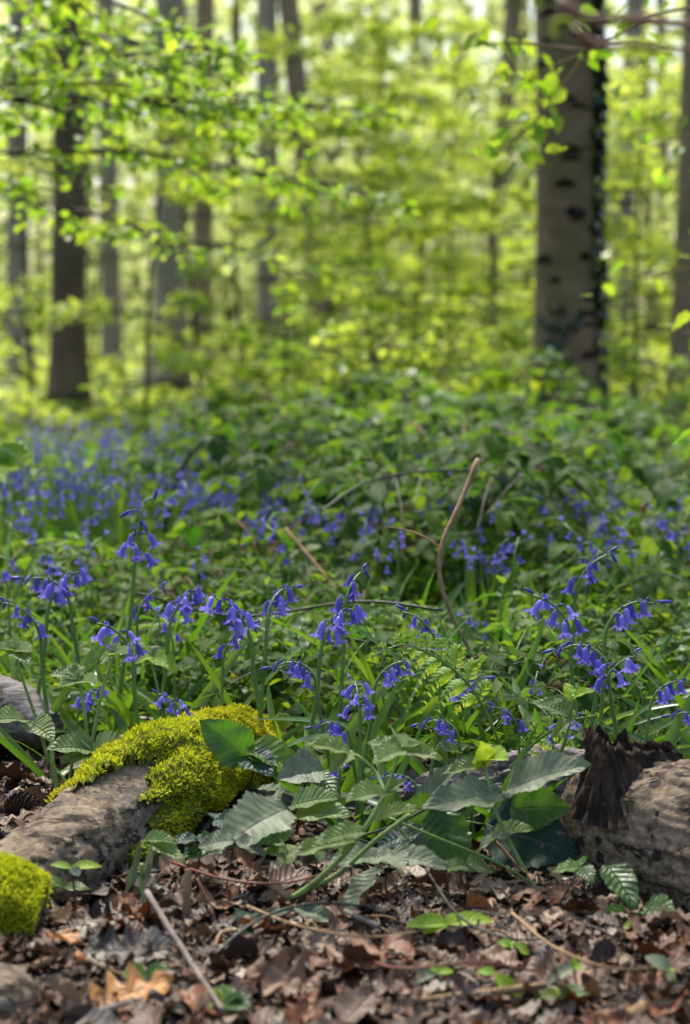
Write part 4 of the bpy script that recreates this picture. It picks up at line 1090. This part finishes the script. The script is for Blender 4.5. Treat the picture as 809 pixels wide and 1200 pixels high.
NEAR = [
    (164, 632, 'tall', .36, 10, 'tallest sharp bluebell, open flowers and outspread buds, left of the middle'),
    (270, 728, 'compact', .275, 175, 'single crisp bluebell with a tight head above the yellow moss'),
    (130, 752, 'spread', .25, 190, 'bluebell cluster spreading both ways left of the tallest stem'),
    (180, 706, 'slim', .25, 40, 'bluebell close behind the tallest stem'),
    (383, 858, 'arched', .17, 190, 'low arching bluebell behind the grey log'),
    (336, 790, 'arched', .22, 185, 'drooping bluebell halfway between the moss and the fern'),
    (400, 740, 'compact', .27, 10, 'bluebell with one broad hood, left of the slanting double-headed one'),
    (418, 692, 'slim', .30, 60, 'taller paler bluebell standing behind the hooded one'),
    (487, 738, 'slim', .27, 160, 'slim upright bluebell above the fern tip'),
    (472, 790, 'plain', .235, 10, 'bluebell hanging just under the fern tip'),
    (418, 820, 'spread', .21, 100, 'tiny bluebell low between log and fern'),
    (508, 856, 'arched', .18, 185, 'bluebell nodding left below the fern frond'),
    (474, 916, 'arched', .12, 180, 'lowest bluebell peeping over the grey log'),
    (548, 808, 'plain', .22, 10, 'bluebell partly hidden by the fern frond'),
    (590, 842, 'slim', .19, 200, 'bluebell low behind the right of the fern'),
    (664, 856, 'spread', .17, 10, 'bluebell nestled against the black broken stub'),
    (672, 772, 'arched', .255, 175, 'arching many-belled bluebell above the black stub'),
    (730, 790, 'spread', .24, 5, 'bluebell of splayed single bells right of the arching one'),
    (642, 722, 'spread', .28, 170, 'two-lobed bluebell up left of the arching one'),
    (747, 722, 'plain', .285, 10, 'long-headed bluebell on a tall stem above the big log'),
    (792, 812, 'plain', .22, 10, 'bluebell at the right edge above the big log'),
    (702, 672, 'slim', .31, 20, 'slim blurred bluebell high above the big log'),
    (48, 692, 'plain', .28, 190, 'bluebell in the left group beside a matching pair'),
    (78, 695, 'compact', .28, 10, 'bluebell at the right of the left group'),
    (20, 726, 'slim', .27, 180, 'pointed bluebell near the left edge'),
    (218, 716, 'compact', .27, 30, 'rounded bluebell between the tall stem and the single crisp one'),
    (106, 824, 'compact', .17, 10, 'low bluebell under the left spreading cluster'),
    (196, 828, 'spread', .17, 180, 'low bluebell just right of the tallest stem foot'),
    (285, 752, 'slim', .24, 20, 'darker bluebell tucked behind the single crisp one'),
    (332, 706, 'plain', .28, 60, 'bluebell standing right of and behind the single crisp one'),
    (400, 896, 'slim', .13, 80, 'one-belled bluebell close above the grey log'),
    (800, 846, 'arched', .18, 170, 'low bluebell tucked behind the big log at the right edge'),
]
for px, py, kd, h, rz, lb in NEAR: bluebell(px, py, kd, h, rz, lb, Y=2.95 if kd == 'tall' else None)

# blurred bluebells further back: stem and flower head only
def proto_far(seed, h, nb):
    root = thing('bluebell', (0, 0, 0), '', 'bluebell')
    c = stem_curve(h, rng.uniform(30, 100), rng.uniform(-3, 3), 12)
    mb = MB(); mb.tube(c, np.linspace(.003, .0016, 12), 5); mb.build('stem', M['stem'], root)
    for a, t, hd, s, bud in bells_on(c, nb, .20, 1.2, seed % 2, seed, .0165, 1):
        o = bpy.data.objects.new('flower', bell_me[int(rng.integers(0, 3))])
        COL.objects.link(o); o.parent = root; o.matrix_local = mat_hang(t, hd, s)
    lb_ = MB(); lb_.inst(STRAP[1], frames(rdir(3, 1.0, .3), rdir(3, .2, .1), rng.uniform(.16, .22, 3), 1.3), np.zeros((3, 3)), rng.uniform(0, 1, 3)); lb_.build('foliage', M['grass'], root)
    return root
FB = [proto_far(i, .27, 4 + i % 3) for i in range(6)]
FAR = [(28, 655), (40, 625), (92, 612), (10, 752), (230, 655), (240, 672), (285, 604), (278, 612), (296, 600), (265, 560), (256, 540), (250, 520), (270, 520), (150, 512), (182, 518), (140, 505), (165, 530),
       (60, 540), (66, 545), (120, 562), (86, 575), (45, 600), (60, 590), (130, 585), (105, 545), (190, 505), (205, 522), (222, 508), (235, 548), (310, 690), (318, 575), (305, 600), (312, 560), (420, 626), (412, 632), (428, 624),
       (455, 647), (430, 530), (495, 552), (490, 590), (532, 570), (555, 572), (556, 602), (540, 585), (570, 640), (582, 636), (640, 576), (722, 594), (718, 600), (755, 602), (800, 620), (806, 615), (690, 632), (690, 590),
       (602, 640), (600, 720), (575, 715), (655, 655), (675, 665), (230, 700), (205, 740), (560, 765), (625, 810), (612, 822), (745, 640), (780, 655), (660, 540), (645, 560), (712, 560), (790, 585), (342, 640), (365, 600), (378, 560),
       (8, 690), (15, 660), (62, 665), (75, 655), (98, 640), (110, 660), (28, 610), (12, 590), (5, 560), (32, 560), (20, 530), (45, 520), (75, 510), (95, 520), (110, 530), (125, 520)]
while len(FAR) < 225:
    if rng.uniform() < .8: FAR.append((rng.uniform(0, 330), rng.uniform(488, 590)))
    else: FAR.append((rng.uniform(300, 809), rng.uniform(520, 640)))
FAR = [q for i, q in enumerate(FAR) if q[1] < 650 or i % 2 == 0]
for i, (px, py) in enumerate(FAR):
    h = rng.uniform(.24, .30) if py < 620 else rng.uniform(.24, .30) - (py - 620) * .0004; Y = depth_for(py, h - .03)
    P = at(px, py, Y); pr = FB[i % 6]
    side = 'in the drift below the left trunks' if px < 330 else 'among the brambles in the middle' if px < 560 else 'among the brambles before the scarred beech'
    dist = 'blurred bluebell' if py < 600 else 'small soft bluebell'
    o = put(pr, P[0], P[1], f'{dist} {side}', f'{dist}s {side}', h / .27)

# ================================================================== FERNS
def fern(pts, base, wid, npin, label, curl=.75, group=None):
    c = curve(*[at(*p) for p in pts], n=60)
    b = at(*base)
    root = thing('fern', (b[0], b[1], float(gz(b[0], b[1]))), label, 'fern', group)
    sb, fb = MB(), MB()
    sb.tube(c, np.linspace(.0022, .0008, 60), 7); sb.build('stalk', M['stem'], root)
    fb = MB()
    start = 12
    for k in range(npin):
        f = k / (npin - 1); i = int(start + (58 - start) * f)
        t = norm(c[min(i + 1, 59)] - c[i - 1])
        vw = norm(np.array([0, -1, .55])); side = norm(np.cross(t, vw))
        L = wid * (1 - f) ** .7 * (.75 + .5 * min(1, f * 5)) + .006
        for s in (1, -1):
            d0 = norm(side * s + t * .55 + [0, 0, .15])
            m = max(5, int(L / .0050)); tt = np.linspace(0, 1, m)
            down = np.array([0, -.2, -1.0])
            q = c[i] + d0 * (tt * L)[:, None] + down * (curl * L * tt ** 2.6)[:, None] + np.array([0, 0, .1 * L]) * np.sin(tt * np.pi)[:, None]
            tg = norm(np.gradient(q, axis=0)); nn = norm(np.cross(tg, np.cross(vw[None], tg)))
            fb.tube(q, np.linspace(.0007, .0003, m), 4, rnd=.3)
            for s2 in (1, -1):
                sd = norm(np.cross(tg, nn)) * s2
                sz = np.clip(.34 * L * (1 - tt) ** .7 * np.minimum(1, .5 + tt * 4), .0025, .017)
                fb.inst(leaf_T(4, 3, lambda v: .145 * np.sin(np.pi * np.clip(v * .8 + .2, 0, 1)) ** .6 + .01, -.4, .5), frames(norm(sd + tg * .5 - nn * .25), nn, sz), q, rng.uniform(0, 1, m))
    fb.build('foliage', M['fern'], root)
    return root
fern([(592, 885, 2.46), (562, 820, 2.43), (532, 785, 2.41), (500, 764, 2.40), (470, 756, 2.39), (434, 770, 2.38)], (594, 930, 2.47), .052, 9, 'curling young fern frond arching left over the grey log')
fern([(598, 900, 2.52), (630, 868, 2.50), (665, 846, 2.49), (700, 838, 2.48)], (595, 930, 2.52), .036, 7, 'small fern frond lying low toward the black stub')
fern([(800, 940, 2.9), (790, 900, 2.9), (770, 872, 2.88), (745, 868, 2.86)], (802, 960, 2.9), .04, 9, 'fern frond behind the big log at the right')
fern([(30, 560, 4.6), (20, 540, 4.6), (5, 530, 4.6), (-20, 528, 4.6)], (30, 640, 4.6), .07, 10, 'blurred fern tip at the left edge above the bluebells')
fern([(520, 548, 6.4), (545, 520, 6.4), (580, 505, 6.4), (620, 508, 6.3)], (510, 580, 6.4), .10, 10, 'blurred fern spreading below the scarred beech')

# ================================================================== FOREGROUND BRAMBLES, leaf by leaf
def hero_leaf(root, base, tip, wid, mat, rnd=.5, fold=.35, droop=.18, up=(0, -.55, 1), twist=0.0, label=None, n=14):
    b, t = at(*base), at(*tip)
    L = np.linalg.norm(t - b); d = (t - b) / L
    d2 = d + np.array([0, 0, droop * .55])
    mb = MB(); mb.inst(HERO(wid, fold, droop, twist, n), frames(d2[None], norm(np.array([up], float)), [L * 1.04]), b[None], [rnd])
    o = mb.build('leaf', M[mat], root)
    if label: o['label'] = label
    return o
def hero_stem(root, pts, r, mat, n=26, name='stem'):
    c = curve(*[at(*p) for p in pts], n=n); mb = MB()
    mb.tube(c, np.linspace(*r, n) if isinstance(r, tuple) else r, 8)
    return mb.build(name, M[mat], root)
def plant(px, py, Y, name, label, cat):
    p = at(px, py, Y); return thing(name, (p[0], p[1], float(gz(p[0], p[1]))), label, cat)
# A: dark and two-tone leaves on the moss edge
A = plant(285, 950, 2.58, 'bramble_plant', 'bramble seedling with a dark toothed leaf before the yellow moss', 'bramble')
hero_stem(A, [(283, 975, 2.6), (290, 940, 2.58), (297, 905, 2.56), (303, 890, 2.55)], (.0016, .0012), 'stem_dark')
hero_leaf(A, (291, 892, 2.55), (236, 848, 2.53), .34, 'bramble_green', .02, .35, .25, (-.3, -.9, .9), .25)
hero_leaf(A, (291, 876, 2.55), (352, 905, 2.52), .30, 'bramble_green', .8, .5, .25, (.2, -.6, 1), label='two-tone folded leaf')
hero_leaf(A, (288, 886, 2.54), (318, 906, 2.5), .42, 'bramble_dark', .4, .3, .2, (.2, -.8, 1))
# B: single grey leaf on dark stalk
B = plant(350, 965, 2.56, 'bramble_plant', 'pale grey leaf held flat on a dark stalk before the grey log', 'bramble')
hero_stem(B, [(346, 985, 2.58), (351, 955, 2.55), (358, 920, 2.52), (362, 905, 2.52)], .0014, 'stem_dark')
hero_leaf(B, (379, 903, 2.53), (326, 913, 2.50), .42, 'bramble_grey', .8, .5, .15, (0, -.8, 1))
hero_leaf(B, (372, 905, 2.54), (392, 930, 2.5), .4, 'bramble_green', .7, .3, .2, (.2, -.7, 1))
# C: large foreground grey leaf
C_ = plant(380, 1010, 2.36, 'bramble_plant', 'bramble with a large ribbed grey leaf and paler ones, centre foreground', 'bramble')
hero_leaf(C_, (338, 948, 2.36), (258, 992, 2.28), .32, 'bramble_grey', .45, .35, .22, (-.2, -.8, 1), label='large ribbed grey leaf')
hero_leaf(C_, (340, 960, 2.38), (300, 990, 2.36), .4, 'bramble_green', .3, .3, .3, (.1, -.9, .6))
hero_leaf(C_, (345, 955, 2.36), (408, 952, 2.32), .3, 'sage', .6, .4, .2)
hero_leaf(C_, (340, 945, 2.37), (395, 932, 2.34), .28, 'sage', .3, .4, .15)
hero_leaf(C_, (262, 990, 2.34), (216, 1003, 2.3), .32, 'bramble_green', .2, .4, .3, (0, -.6, 1), label='dark mottled green leaf')
hero_stem(C_, [(338, 948, 2.36), (375, 965, 2.38), (410, 980, 2.4), (440, 990, 2.4)], .0016, 'stem_dark')
# D: pale thick shoots rising to the right
D_ = plant(330, 1075, 2.26, 'bramble_plant', 'pale downy bramble shoots rising in the middle foreground', 'bramble')
hero_stem(D_, [(312, 1066, 2.27), (355, 1045, 2.25), (395, 1010, 2.22), (430, 968, 2.2), (452, 930, 2.2)], (.0044, .0026), 'stem_pale')
hero_stem(D_, [(345, 1050, 2.27), (395, 1025, 2.26), (440, 985, 2.24), (480, 955, 2.22)], (.003, .0024), 'stem_pale')
hero_stem(D_, [(452, 930, 2.2), (440, 905, 2.22), (425, 890, 2.22), (410, 880, 2.23)], (.0024, .0014), 'stem_pale')
hero_stem(D_, [(452, 930, 2.2), (462, 900, 2.2), (470, 878, 2.2)], (.002, .0014), 'stem_pale')
for bs_, tp, w_, rn in (((410, 882, 2.23), (360, 870, 2.22), .24, .9), ((412, 880, 2.23), (388, 905, 2.2), .3, .5), ((470, 880, 2.2), (440, 892, 2.16), .3, .5), ((470, 880, 2.2), (520, 888, 2.2), .26, .7),
                        ((470, 878, 2.2), (428, 868, 2.22), .24, .4), ((470, 876, 2.2), (496, 868, 2.24), .3, .6), ((452, 930, 2.2), (410, 935, 2.15), .26, .4), ((440, 960, 2.2), (492, 945, 2.18), .2, .9),
                        ((430, 975, 2.2), (372, 985, 2.16), .2, .6), ((420, 985, 2.2), (340, 1000, 2.15), .15, .7), ((452, 930, 2.2), (476, 912, 2.2), .3, .3), ((400, 1000, 2.2), (420, 962, 2.2), .2, .6)):
    hero_leaf(D_, bs_, tp, w_, 'sage', rn, .5, .2)
# E: arching strap leaf and curved leaf
E_ = plant(270, 1095, 2.2, 'strap_leaf_plant', 'long grey-green strap leaf arching over the broad dark leaf', 'plant')
hero_leaf(E_, (262, 1092, 2.2), (345, 1064, 2.17), .10, 'bramble_grey', .5, .4, .05, (0, -.7, 1))
hero_leaf(E_, (345, 1064, 2.17), (405, 1084, 2.15), .16, 'bramble_grey', .3, .4, .15, (0, -.7, 1))
E2 = plant(420, 1060, 2.24, 'bramble_leaf', 'curved grey-green leaf standing on edge in the middle foreground', 'leaf')
hero_leaf(E2, (446, 1018, 2.22), (397, 1078, 2.18), .22, 'bramble_grey', .2, .5, .1, (-.9, -.6, .5))
# F: broad dark leaf on the litter
F_ = plant(330, 1110, 2.2, 'bramble_leaf', 'broad dark green veined leaf lying on the litter', 'leaf')
hero_leaf(F_, (345, 1088, 2.22), (322, 1142, 2.12), .62, 'bramble_dark', .8, .12, .1, (.1, -1.4, .7))
hero_leaf(F_, (300, 1098, 2.2), (330, 1088, 2.2), .3, 'sage', .9, .4, .15)
# G: ivy leaf
G_ = plant(240, 1130, 2.13, 'ivy_leaf', 'bluish dark ivy-like leaf beside the grey twig', 'leaf')
hero_leaf(G_, (238, 1112, 2.15), (244, 1142, 2.09), .62, 'bramble_dark', .3, .2, .1, (0, -1.2, .8), n=4)
# H: centre-right bramble with two big grey leaves
H_ = plant(590, 1000, 2.42, 'bramble_plant', 'bramble with paired broad grey leaves before the big pitted log', 'bramble')
hero_stem(H_, [(640, 1062, 2.34), (612, 1015, 2.34), (585, 960, 2.34), (572, 915, 2.36), (566, 885, 2.38)], (.0030, .0020), 'stem_pale')
hero_stem(H_, [(590, 933, 2.36), (578, 945, 2.36), (575, 960, 2.36)], .0014, 'stem')
hero_leaf(H_, (590, 930, 2.36), (498, 946, 2.28), .19, 'bramble_grey', .5, .4, .12, (0, -.7, 1), label='long grey leaf pointing left')
hero_leaf(H_, (592, 928, 2.36), (684, 894, 2.28), .22, 'bramble_grey', .8, .45, .12, (0, -.8, 1), label='long grey leaf pointing right')
hero_leaf(H_, (598, 948, 2.38), (664, 952, 2.34), .36, 'bramble_green', .1, .2, .2, (.1, -1.2, .5), label='green leaf hanging below the grey ones')
hero_leaf(H_, (486, 950, 2.42), (546, 888, 2.40), .17, 'bramble_grey', .4, .4, .05, (-.5, -.6, .8))
hero_leaf(H_, (512, 948, 2.40), (538, 1034, 2.34), .30, 'bramble_green', .2, .2, .1, (.1, -1.4, .3), label='large green leaf hanging down')
hero_leaf(H_, (525, 945, 2.4), (470, 985, 2.38), .4, 'bramble_green', .4, .2, .2, (.1, -1.2, .6))
hero_leaf(H_, (570, 965, 2.4), (672, 1005, 2.34), .36, 'bramble_dark', .3, .2, .15, (.1, -1.3, .6), label='big dark mottled leaf in the shade')
hero_leaf(H_, (566, 900, 2.38), (560, 866, 2.36), .34, 'lime', .6, .5, -.1, (.3, -.9, .4))
hero_leaf(H_, (566, 895, 2.38), (590, 884, 2.34), .4, 'lime', .8, .5, .3)
hero_leaf(H_, (566, 898, 2.38), (520, 905, 2.36), .2, 'sage', .6, .5, .2)
hero_leaf(H_, (575, 985, 2.36), (620, 968, 2.32), .26, 'sage', .8, .5, .2)
hero_leaf(H_, (560, 1000, 2.36), (592, 975, 2.32), .22, 'bramble_grey', .8, .5, .2)
hero_leaf(H_, (600, 1005, 2.4), (640, 1050, 2.36), .4, 'bramble_dark', .9, .2, .2, (.1, -1.2, .6))
hero_leaf(H_, (650, 1000, 2.42), (600, 1035, 2.4), .4, 'bramble_dark', .1, .2, .2, (.1, -1.2, .6))
# I: grey leaves low in the middle
I_ = plant(450, 1020, 2.34, 'bramble_plant', 'low grey-leaved bramble on the litter beneath the pale shoots', 'bramble')
hero_leaf(I_, (452, 1002, 2.3), (522, 1014, 2.24), .2, 'bramble_grey', .5, .35, .12)
hero_leaf(I_, (452, 1002, 2.3), (386, 1012, 2.24), .2, 'bramble_grey', .2, .35, .12)
hero_leaf(I_, (490, 975, 2.36), (440, 992, 2.36), .4, 'bramble_dark', .5, .3, .2)
hero_leaf(I_, (470, 970, 2.36), (500, 1000, 2.34), .4, 'bramble_grey', .1, .3, .2)
hero_stem(I_, [(405, 985, 2.38), (460, 968, 2.36), (505, 945, 2.36)], .0017, 'stem_dark')
# J: stems running right
J_ = plant(690, 1085, 2.28, 'bramble_plant', 'trailing bramble ending in a drooping green leaf under the big log', 'bramble')
hero_stem(J_, [(455, 958, 2.3), (520, 985, 2.3), (585, 1012, 2.3), (640, 1045, 2.3), (695, 1072, 2.28)], (.0018, .0014), 'stem', name='stem')
hero_stem(J_, [(580, 985, 2.36), (612, 1020, 2.33), (650, 1062, 2.3), (690, 1085, 2.26), (712, 1082, 2.22)], (.0018, .0022), 'stem_tan', name='stem')
hero_stem(J_, [(712, 1082, 2.22), (728, 1075, 2.2), (738, 1066, 2.19)], .0016, 'stem')
hero_leaf(J_, (738, 1066, 2.19), (728, 1136, 2.12), .36, 'bramble_green', .35, .35, .1, (.2, -1.4, .3), label='large drooping leaf')
hero_leaf(J_, (744, 1064, 2.2), (752, 1122, 2.16), .26, 'bramble_green', .1, .35, .1, (.7, -1.2, .3))
hero_leaf(J_, (712, 1014, 2.24), (744, 1062, 2.18), .26, 'bramble_green', .05, .35, .15, (.2, -1, .6))
hero_leaf(J_, (752, 1064, 2.2), (790, 1070, 2.16), .4, 'bramble_green', .0, .35, .15)
CREEP = [(205, 985), (225, 1045), (262, 1050), (300, 1020), (345, 1020), (372, 1052), (415, 1050), (455, 1058), (500, 1040), (545, 1050), (560, 985), (440, 925), (300, 985), (650, 1080), (395, 935), (470, 1000), (240, 1010), (330, 985)]
for i, (px, py) in enumerate(CREEP):
    p = gnd(px, py); p[2] = float(gz(p[0], p[1])); h = rng.uniform(.035, .08)
    root = thing('bramble_sprig', p, 'small creeping bramble sprig on the litter between the two big logs', 'bramble', 'bramble sprigs on the litter')
    tp = p + [rng.normal(0, .015), rng.normal(0, .015), h]
    mb = MB(); mb.tube(curve(p, (p + tp) / 2 + rng.normal(0, .004, 3), tp, n=8), .0011, 6); mb.build('stem', M['stem_dark'], root)
    a0 = rng.uniform(0, 6.28); mt = ['bramble', 'bramble_dark', 'bramble_grey', 'bramble_green', 'sage'][i % 5]
    for q in range(3):
        a = a0 + q * 1.6 + rng.normal(0, .2); d = np.array([[math.cos(a), math.sin(a), rng.uniform(-.3, .3)]])
        mb = MB(); mb.inst(HERO(rng.uniform(.28, .38), .3, .25, rng.uniform(-.3, .3)), frames(d, norm(np.array([[rng.normal(0, .3), -.4, 1.0]])), [rng.uniform(.028, .048)]), tp[None], [float(rng.uniform(0, 1))]); mb.build('leaf', M[mt], root)
for i, ps in enumerate([[(290, 1062), (350, 1085), (430, 1098), (500, 1090)], [(500, 1020), (540, 1075), (600, 1100), (660, 1098)], [(200, 1010), (262, 1030), (330, 1035), (395, 1020)],
                        [(600, 1070), (650, 1110), (720, 1135), (800, 1130)], [(250, 1120), (300, 1080), (360, 1060), (440, 1062)], [(420, 1120), (470, 1135), (560, 1128), (640, 1140)]]):
    stick([gp(*q, up=.022 + .022 * (k in (1, 2)) + rng.uniform(0, .008)) for k, q in enumerate(ps)], (.0019, .0011), ['stem_tan', 'stem_dark', 'stem_red'][i % 3], 'slender bramble runner trailing over the leaf litter', 'bramble_runner', 'cane', 'bramble runners on the litter')
# K: left nettle-like plants
for (pts, leaves, lb) in (
    ([(58, 895, 2.75), (45, 850, 2.73), (28, 800, 2.71), (17, 762, 2.7)],
     [((17, 765, 2.7), (-8, 752, 2.66)), ((17, 765, 2.7), (38, 758, 2.66)), ((18, 762, 2.7), (16, 738, 2.72)), ((30, 845, 2.72), (-20, 840, 2.66)), ((34, 848, 2.72), (68, 868, 2.66)), ((18, 762, 2.7), (34, 778, 2.64))], 'nettle-like plant at the left edge, above the cone'),
    ([(105, 885, 2.66), (112, 850, 2.66), (120, 810, 2.65), (134, 768, 2.64)],
     [((134, 768, 2.64), (150, 760, 2.6)), ((134, 768, 2.64), (114, 772, 2.62)), ((134, 766, 2.64), (140, 745, 2.66))], 'downy shoot with folded tip beside the tallest bluebell stem'),
    ([(104, 880, 2.68), (100, 840, 2.67), (94, 800, 2.66)],
     [((94, 800, 2.66), (64, 802, 2.62)), ((94, 800, 2.66), (116, 796, 2.62)), ((92, 795, 2.66), (45, 785, 2.68)), ((92, 795, 2.66), (80, 772, 2.7))], 'plant with toothed leaves left of the tallest bluebell stem'),
    ([(120, 895, 2.62), (108, 880, 2.6), (95, 868, 2.6)],
     [((108, 880, 2.6), (45, 872, 2.55)), ((108, 882, 2.6), (160, 862, 2.56)), ((108, 884, 2.6), (66, 892, 2.54)), ((104, 878, 2.6), (92, 852, 2.62))], 'low spreading leaves just behind the yellow moss'),
    ([(565, 930, 2.5), (545, 905, 2.5), (535, 880, 2.5)],
     [((535, 882, 2.5), (510, 872, 2.46)), ((535, 882, 2.5), (552, 868, 2.5))], 'small downy sprig left of the lime bramble tip'),
    ([(645, 905, 2.5), (660, 875, 2.46), (668, 845, 2.44), (672, 815, 2.42)],
     [((672, 818, 2.42), (700, 804, 2.4)), ((670, 822, 2.42), (662, 790, 2.44)), ((668, 840, 2.42), (610, 812, 2.44)), ((668, 845, 2.43), (640, 870, 2.42))], 'bright sprig leaning over the left of the black stub'),
    ([(200, 870, 2.9), (188, 820, 2.9), (178, 775, 2.9)],
     [((178, 770, 2.9), (212, 788, 2.84)), ((178, 770, 2.9), (150, 778, 2.86)), ((178, 768, 2.9), (214, 762, 2.92)), ((178, 770, 2.9), (188, 748, 2.94))], 'yellow-green young plant right of the tallest bluebell stem'),
    ([(355, 1000, 2.6), (352, 985, 2.6)], [((352, 985, 2.6), (335, 978, 2.58))], 'tiny leaf pair at the foot of the flat grey leaf'),
):
    p = at(*pts[0]); root = thing('woodland_herb', (p[0], p[1], float(gz(p[0], p[1]))), lb, 'herb')
    pf = (pts[0][0] + 2, pts[0][1] + 8, pts[0][2])
    hero_stem(root, pts, (.0026, .0018), 'stem_pale')
    yl = 'yellow-green' in lb or 'bright' in lb
    for i, (b_, t_) in enumerate(leaves):
        b0, t0 = np.array(b_), np.array(t_); t_ = tuple(b0 + (t0 - b0) * .78)
        hero_leaf(root, b_, t_, .34 if not yl else .28, 'lime' if yl and i < 2 else 'sage', (.3 + .37 * i) % 1, .45, .3)
# L: seedlings on the litter
def seedling(px, py, h, leaves, mat, label, dY=0):
    p = gnd(px, py + h * 1000 / 1.0 * .0); Y = p[1]
    root = thing('seedling', (p[0], p[1], float(gz(p[0], p[1]))), label, 'seedling')
    tp = p + [0, 0, h]
    mb = MB(); mb.tube(curve(p - [0, 0, .005], (p + tp) / 2 + [.003, 0, 0], tp, n=8), .0012, 6); mb.build('stem', M['stem_red' if mat != 'lime' else 'stem_pale'], root)
    for a, e, L, w_, mt in leaves:
        d = np.array([[math.cos(R(a)), math.sin(R(a)) * .8, e]])
        mb = MB(); mb.inst(leaf_T(16, 5, ovate(w_, .7, .8), .4, .25), frames(d, norm(np.array([[0, -.5, 1.0]])), [L]), tp[None], [float(rng.uniform(0, 1))]); mb.build('leaf', M[mt], root)
seedling(525, 1120, .035, [(170, .1, .048, .24, 'lime'), (5, .25, .052, .2, 'lime'), (200, -.1, .03, .25, 'lime'), (60, .6, .02, .3, 'lime')], 'lime', 'blurred yellow-green sprig with long leaves on the dark litter')
seedling(598, 1130, .02, [(150, .1, .02, .35, 'lime'), (-30, -.1, .024, .3, 'lime'), (80, .3, .014, .4, 'lime')], 'lime', 'little yellow-green seedling right of the long-leaved sprig')
seedling(512, 1165, .022, [(185, -.2, .032, .25, 'bramble_grey'), (20, .2, .02, .3, 'lime'), (120, .5, .014, .3, 'lime')], 'lime', 'seedling with one pale leaf near the bottom middle')
seedling(580, 1175, .03, [(-45, -.6, .042, .22, 'lime'), (160, .2, .02, .3, 'lime')], 'lime', 'lime seedling with a leaf hanging to the lower right')
seedling(672, 1180, .04, [(190, -.3, .034, .26, 'bramble_grey'), (60, 1.2, .016, .3, 'lime'), (-60, .3, .014, .3, 'lime')], 'x', 'red-stemmed seedling with one pale leaf and yellow tip')
seedling(654, 1192, .022, [(175, .1, .024, .3, 'sage'), (10, .25, .036, .25, 'sage'), (90, .7, .012, .3, 'lime')], 'x', 'pale two-leaved seedling at the bottom right')
seedling(783, 1178, .035, [(140, .6, .03, .3, 'bramble_grey'), (60, .1, .015, .3, 'lime'), (-80, -.5, .016, .3, 'bramble_green')], 'x', 'bluish-leaved seedling at the right, below the big log')
seedling(85, 1080, .062, [(165, .3, .028, .2, 'lime'), (15, .2, .036, .2, 'lime'), (-60, -.1, .018, .35, 'bramble_dark')], 'x', 'slim red-stemmed seedling with four narrow leaves at the bare log')
seedling(75, 1075, .035, [(150, .5, .03, .22, 'bramble_green'), (5, .1, .032, .22, 'bramble_green')], 'x', 'short green seedling at the foot of the bare log')
seedling(172, 1178, .03, [(200, .3, .026, .5, 'bramble_green'), (-70, -.2, .03, .5, 'bramble_dark'), (20, .5, .026, .35, 'bramble_green')], 'x', 'dark green ivy seedling beside the bleached leaf')
seedling(262, 1200, .02, [(60, .4, .03, .5, 'bramble_green'), (160, .3, .03, .4, 'lime'), (-20, .2, .03, .4, 'bramble_green')], 'x', 'green sprout at the bottom edge below the grey twig')
seedling(742, 1105, .018, [(30, .3, .014, .5, 'lime'), (200, .2, .012, .5, 'lime')], 'lime', 'tiny bright green sprout in the shade under the big log')
# dead standing stem
Dd = plant(175, 1110, 2.22, 'withered_stalk', 'withered pale green stalk standing beside the grey twig', 'plant')
hero_stem(Dd, [(186, 1135, 2.16), (178, 1090, 2.2), (168, 1050, 2.22), (166, 1012, 2.22)], (.0030, .0026), 'stem_pale')
hero_stem(Dd, [(190, 1130, 2.15), (184, 1095, 2.17), (172, 1060, 2.19)], (.002, .0024), 'stem_tan')
hero_leaf(Dd, (168, 1030, 2.22), (180, 990, 2.2), .09, 'bramble_grey', .5, .8, .1, (.4, -1, .3))
hero_leaf(Dd, (146, 1055, 2.25), (168, 985, 2.25), .06, 'bramble_grey', .2, .8, .1, (.4, -1, .3))
hero_leaf(Dd, (168, 985, 2.25), (215, 1008, 2.2), .16, 'sage', .7, .6, .2)
hero_leaf(Dd, (168, 985, 2.25), (205, 985, 2.22), .2, 'sage', .3, .6, .2)
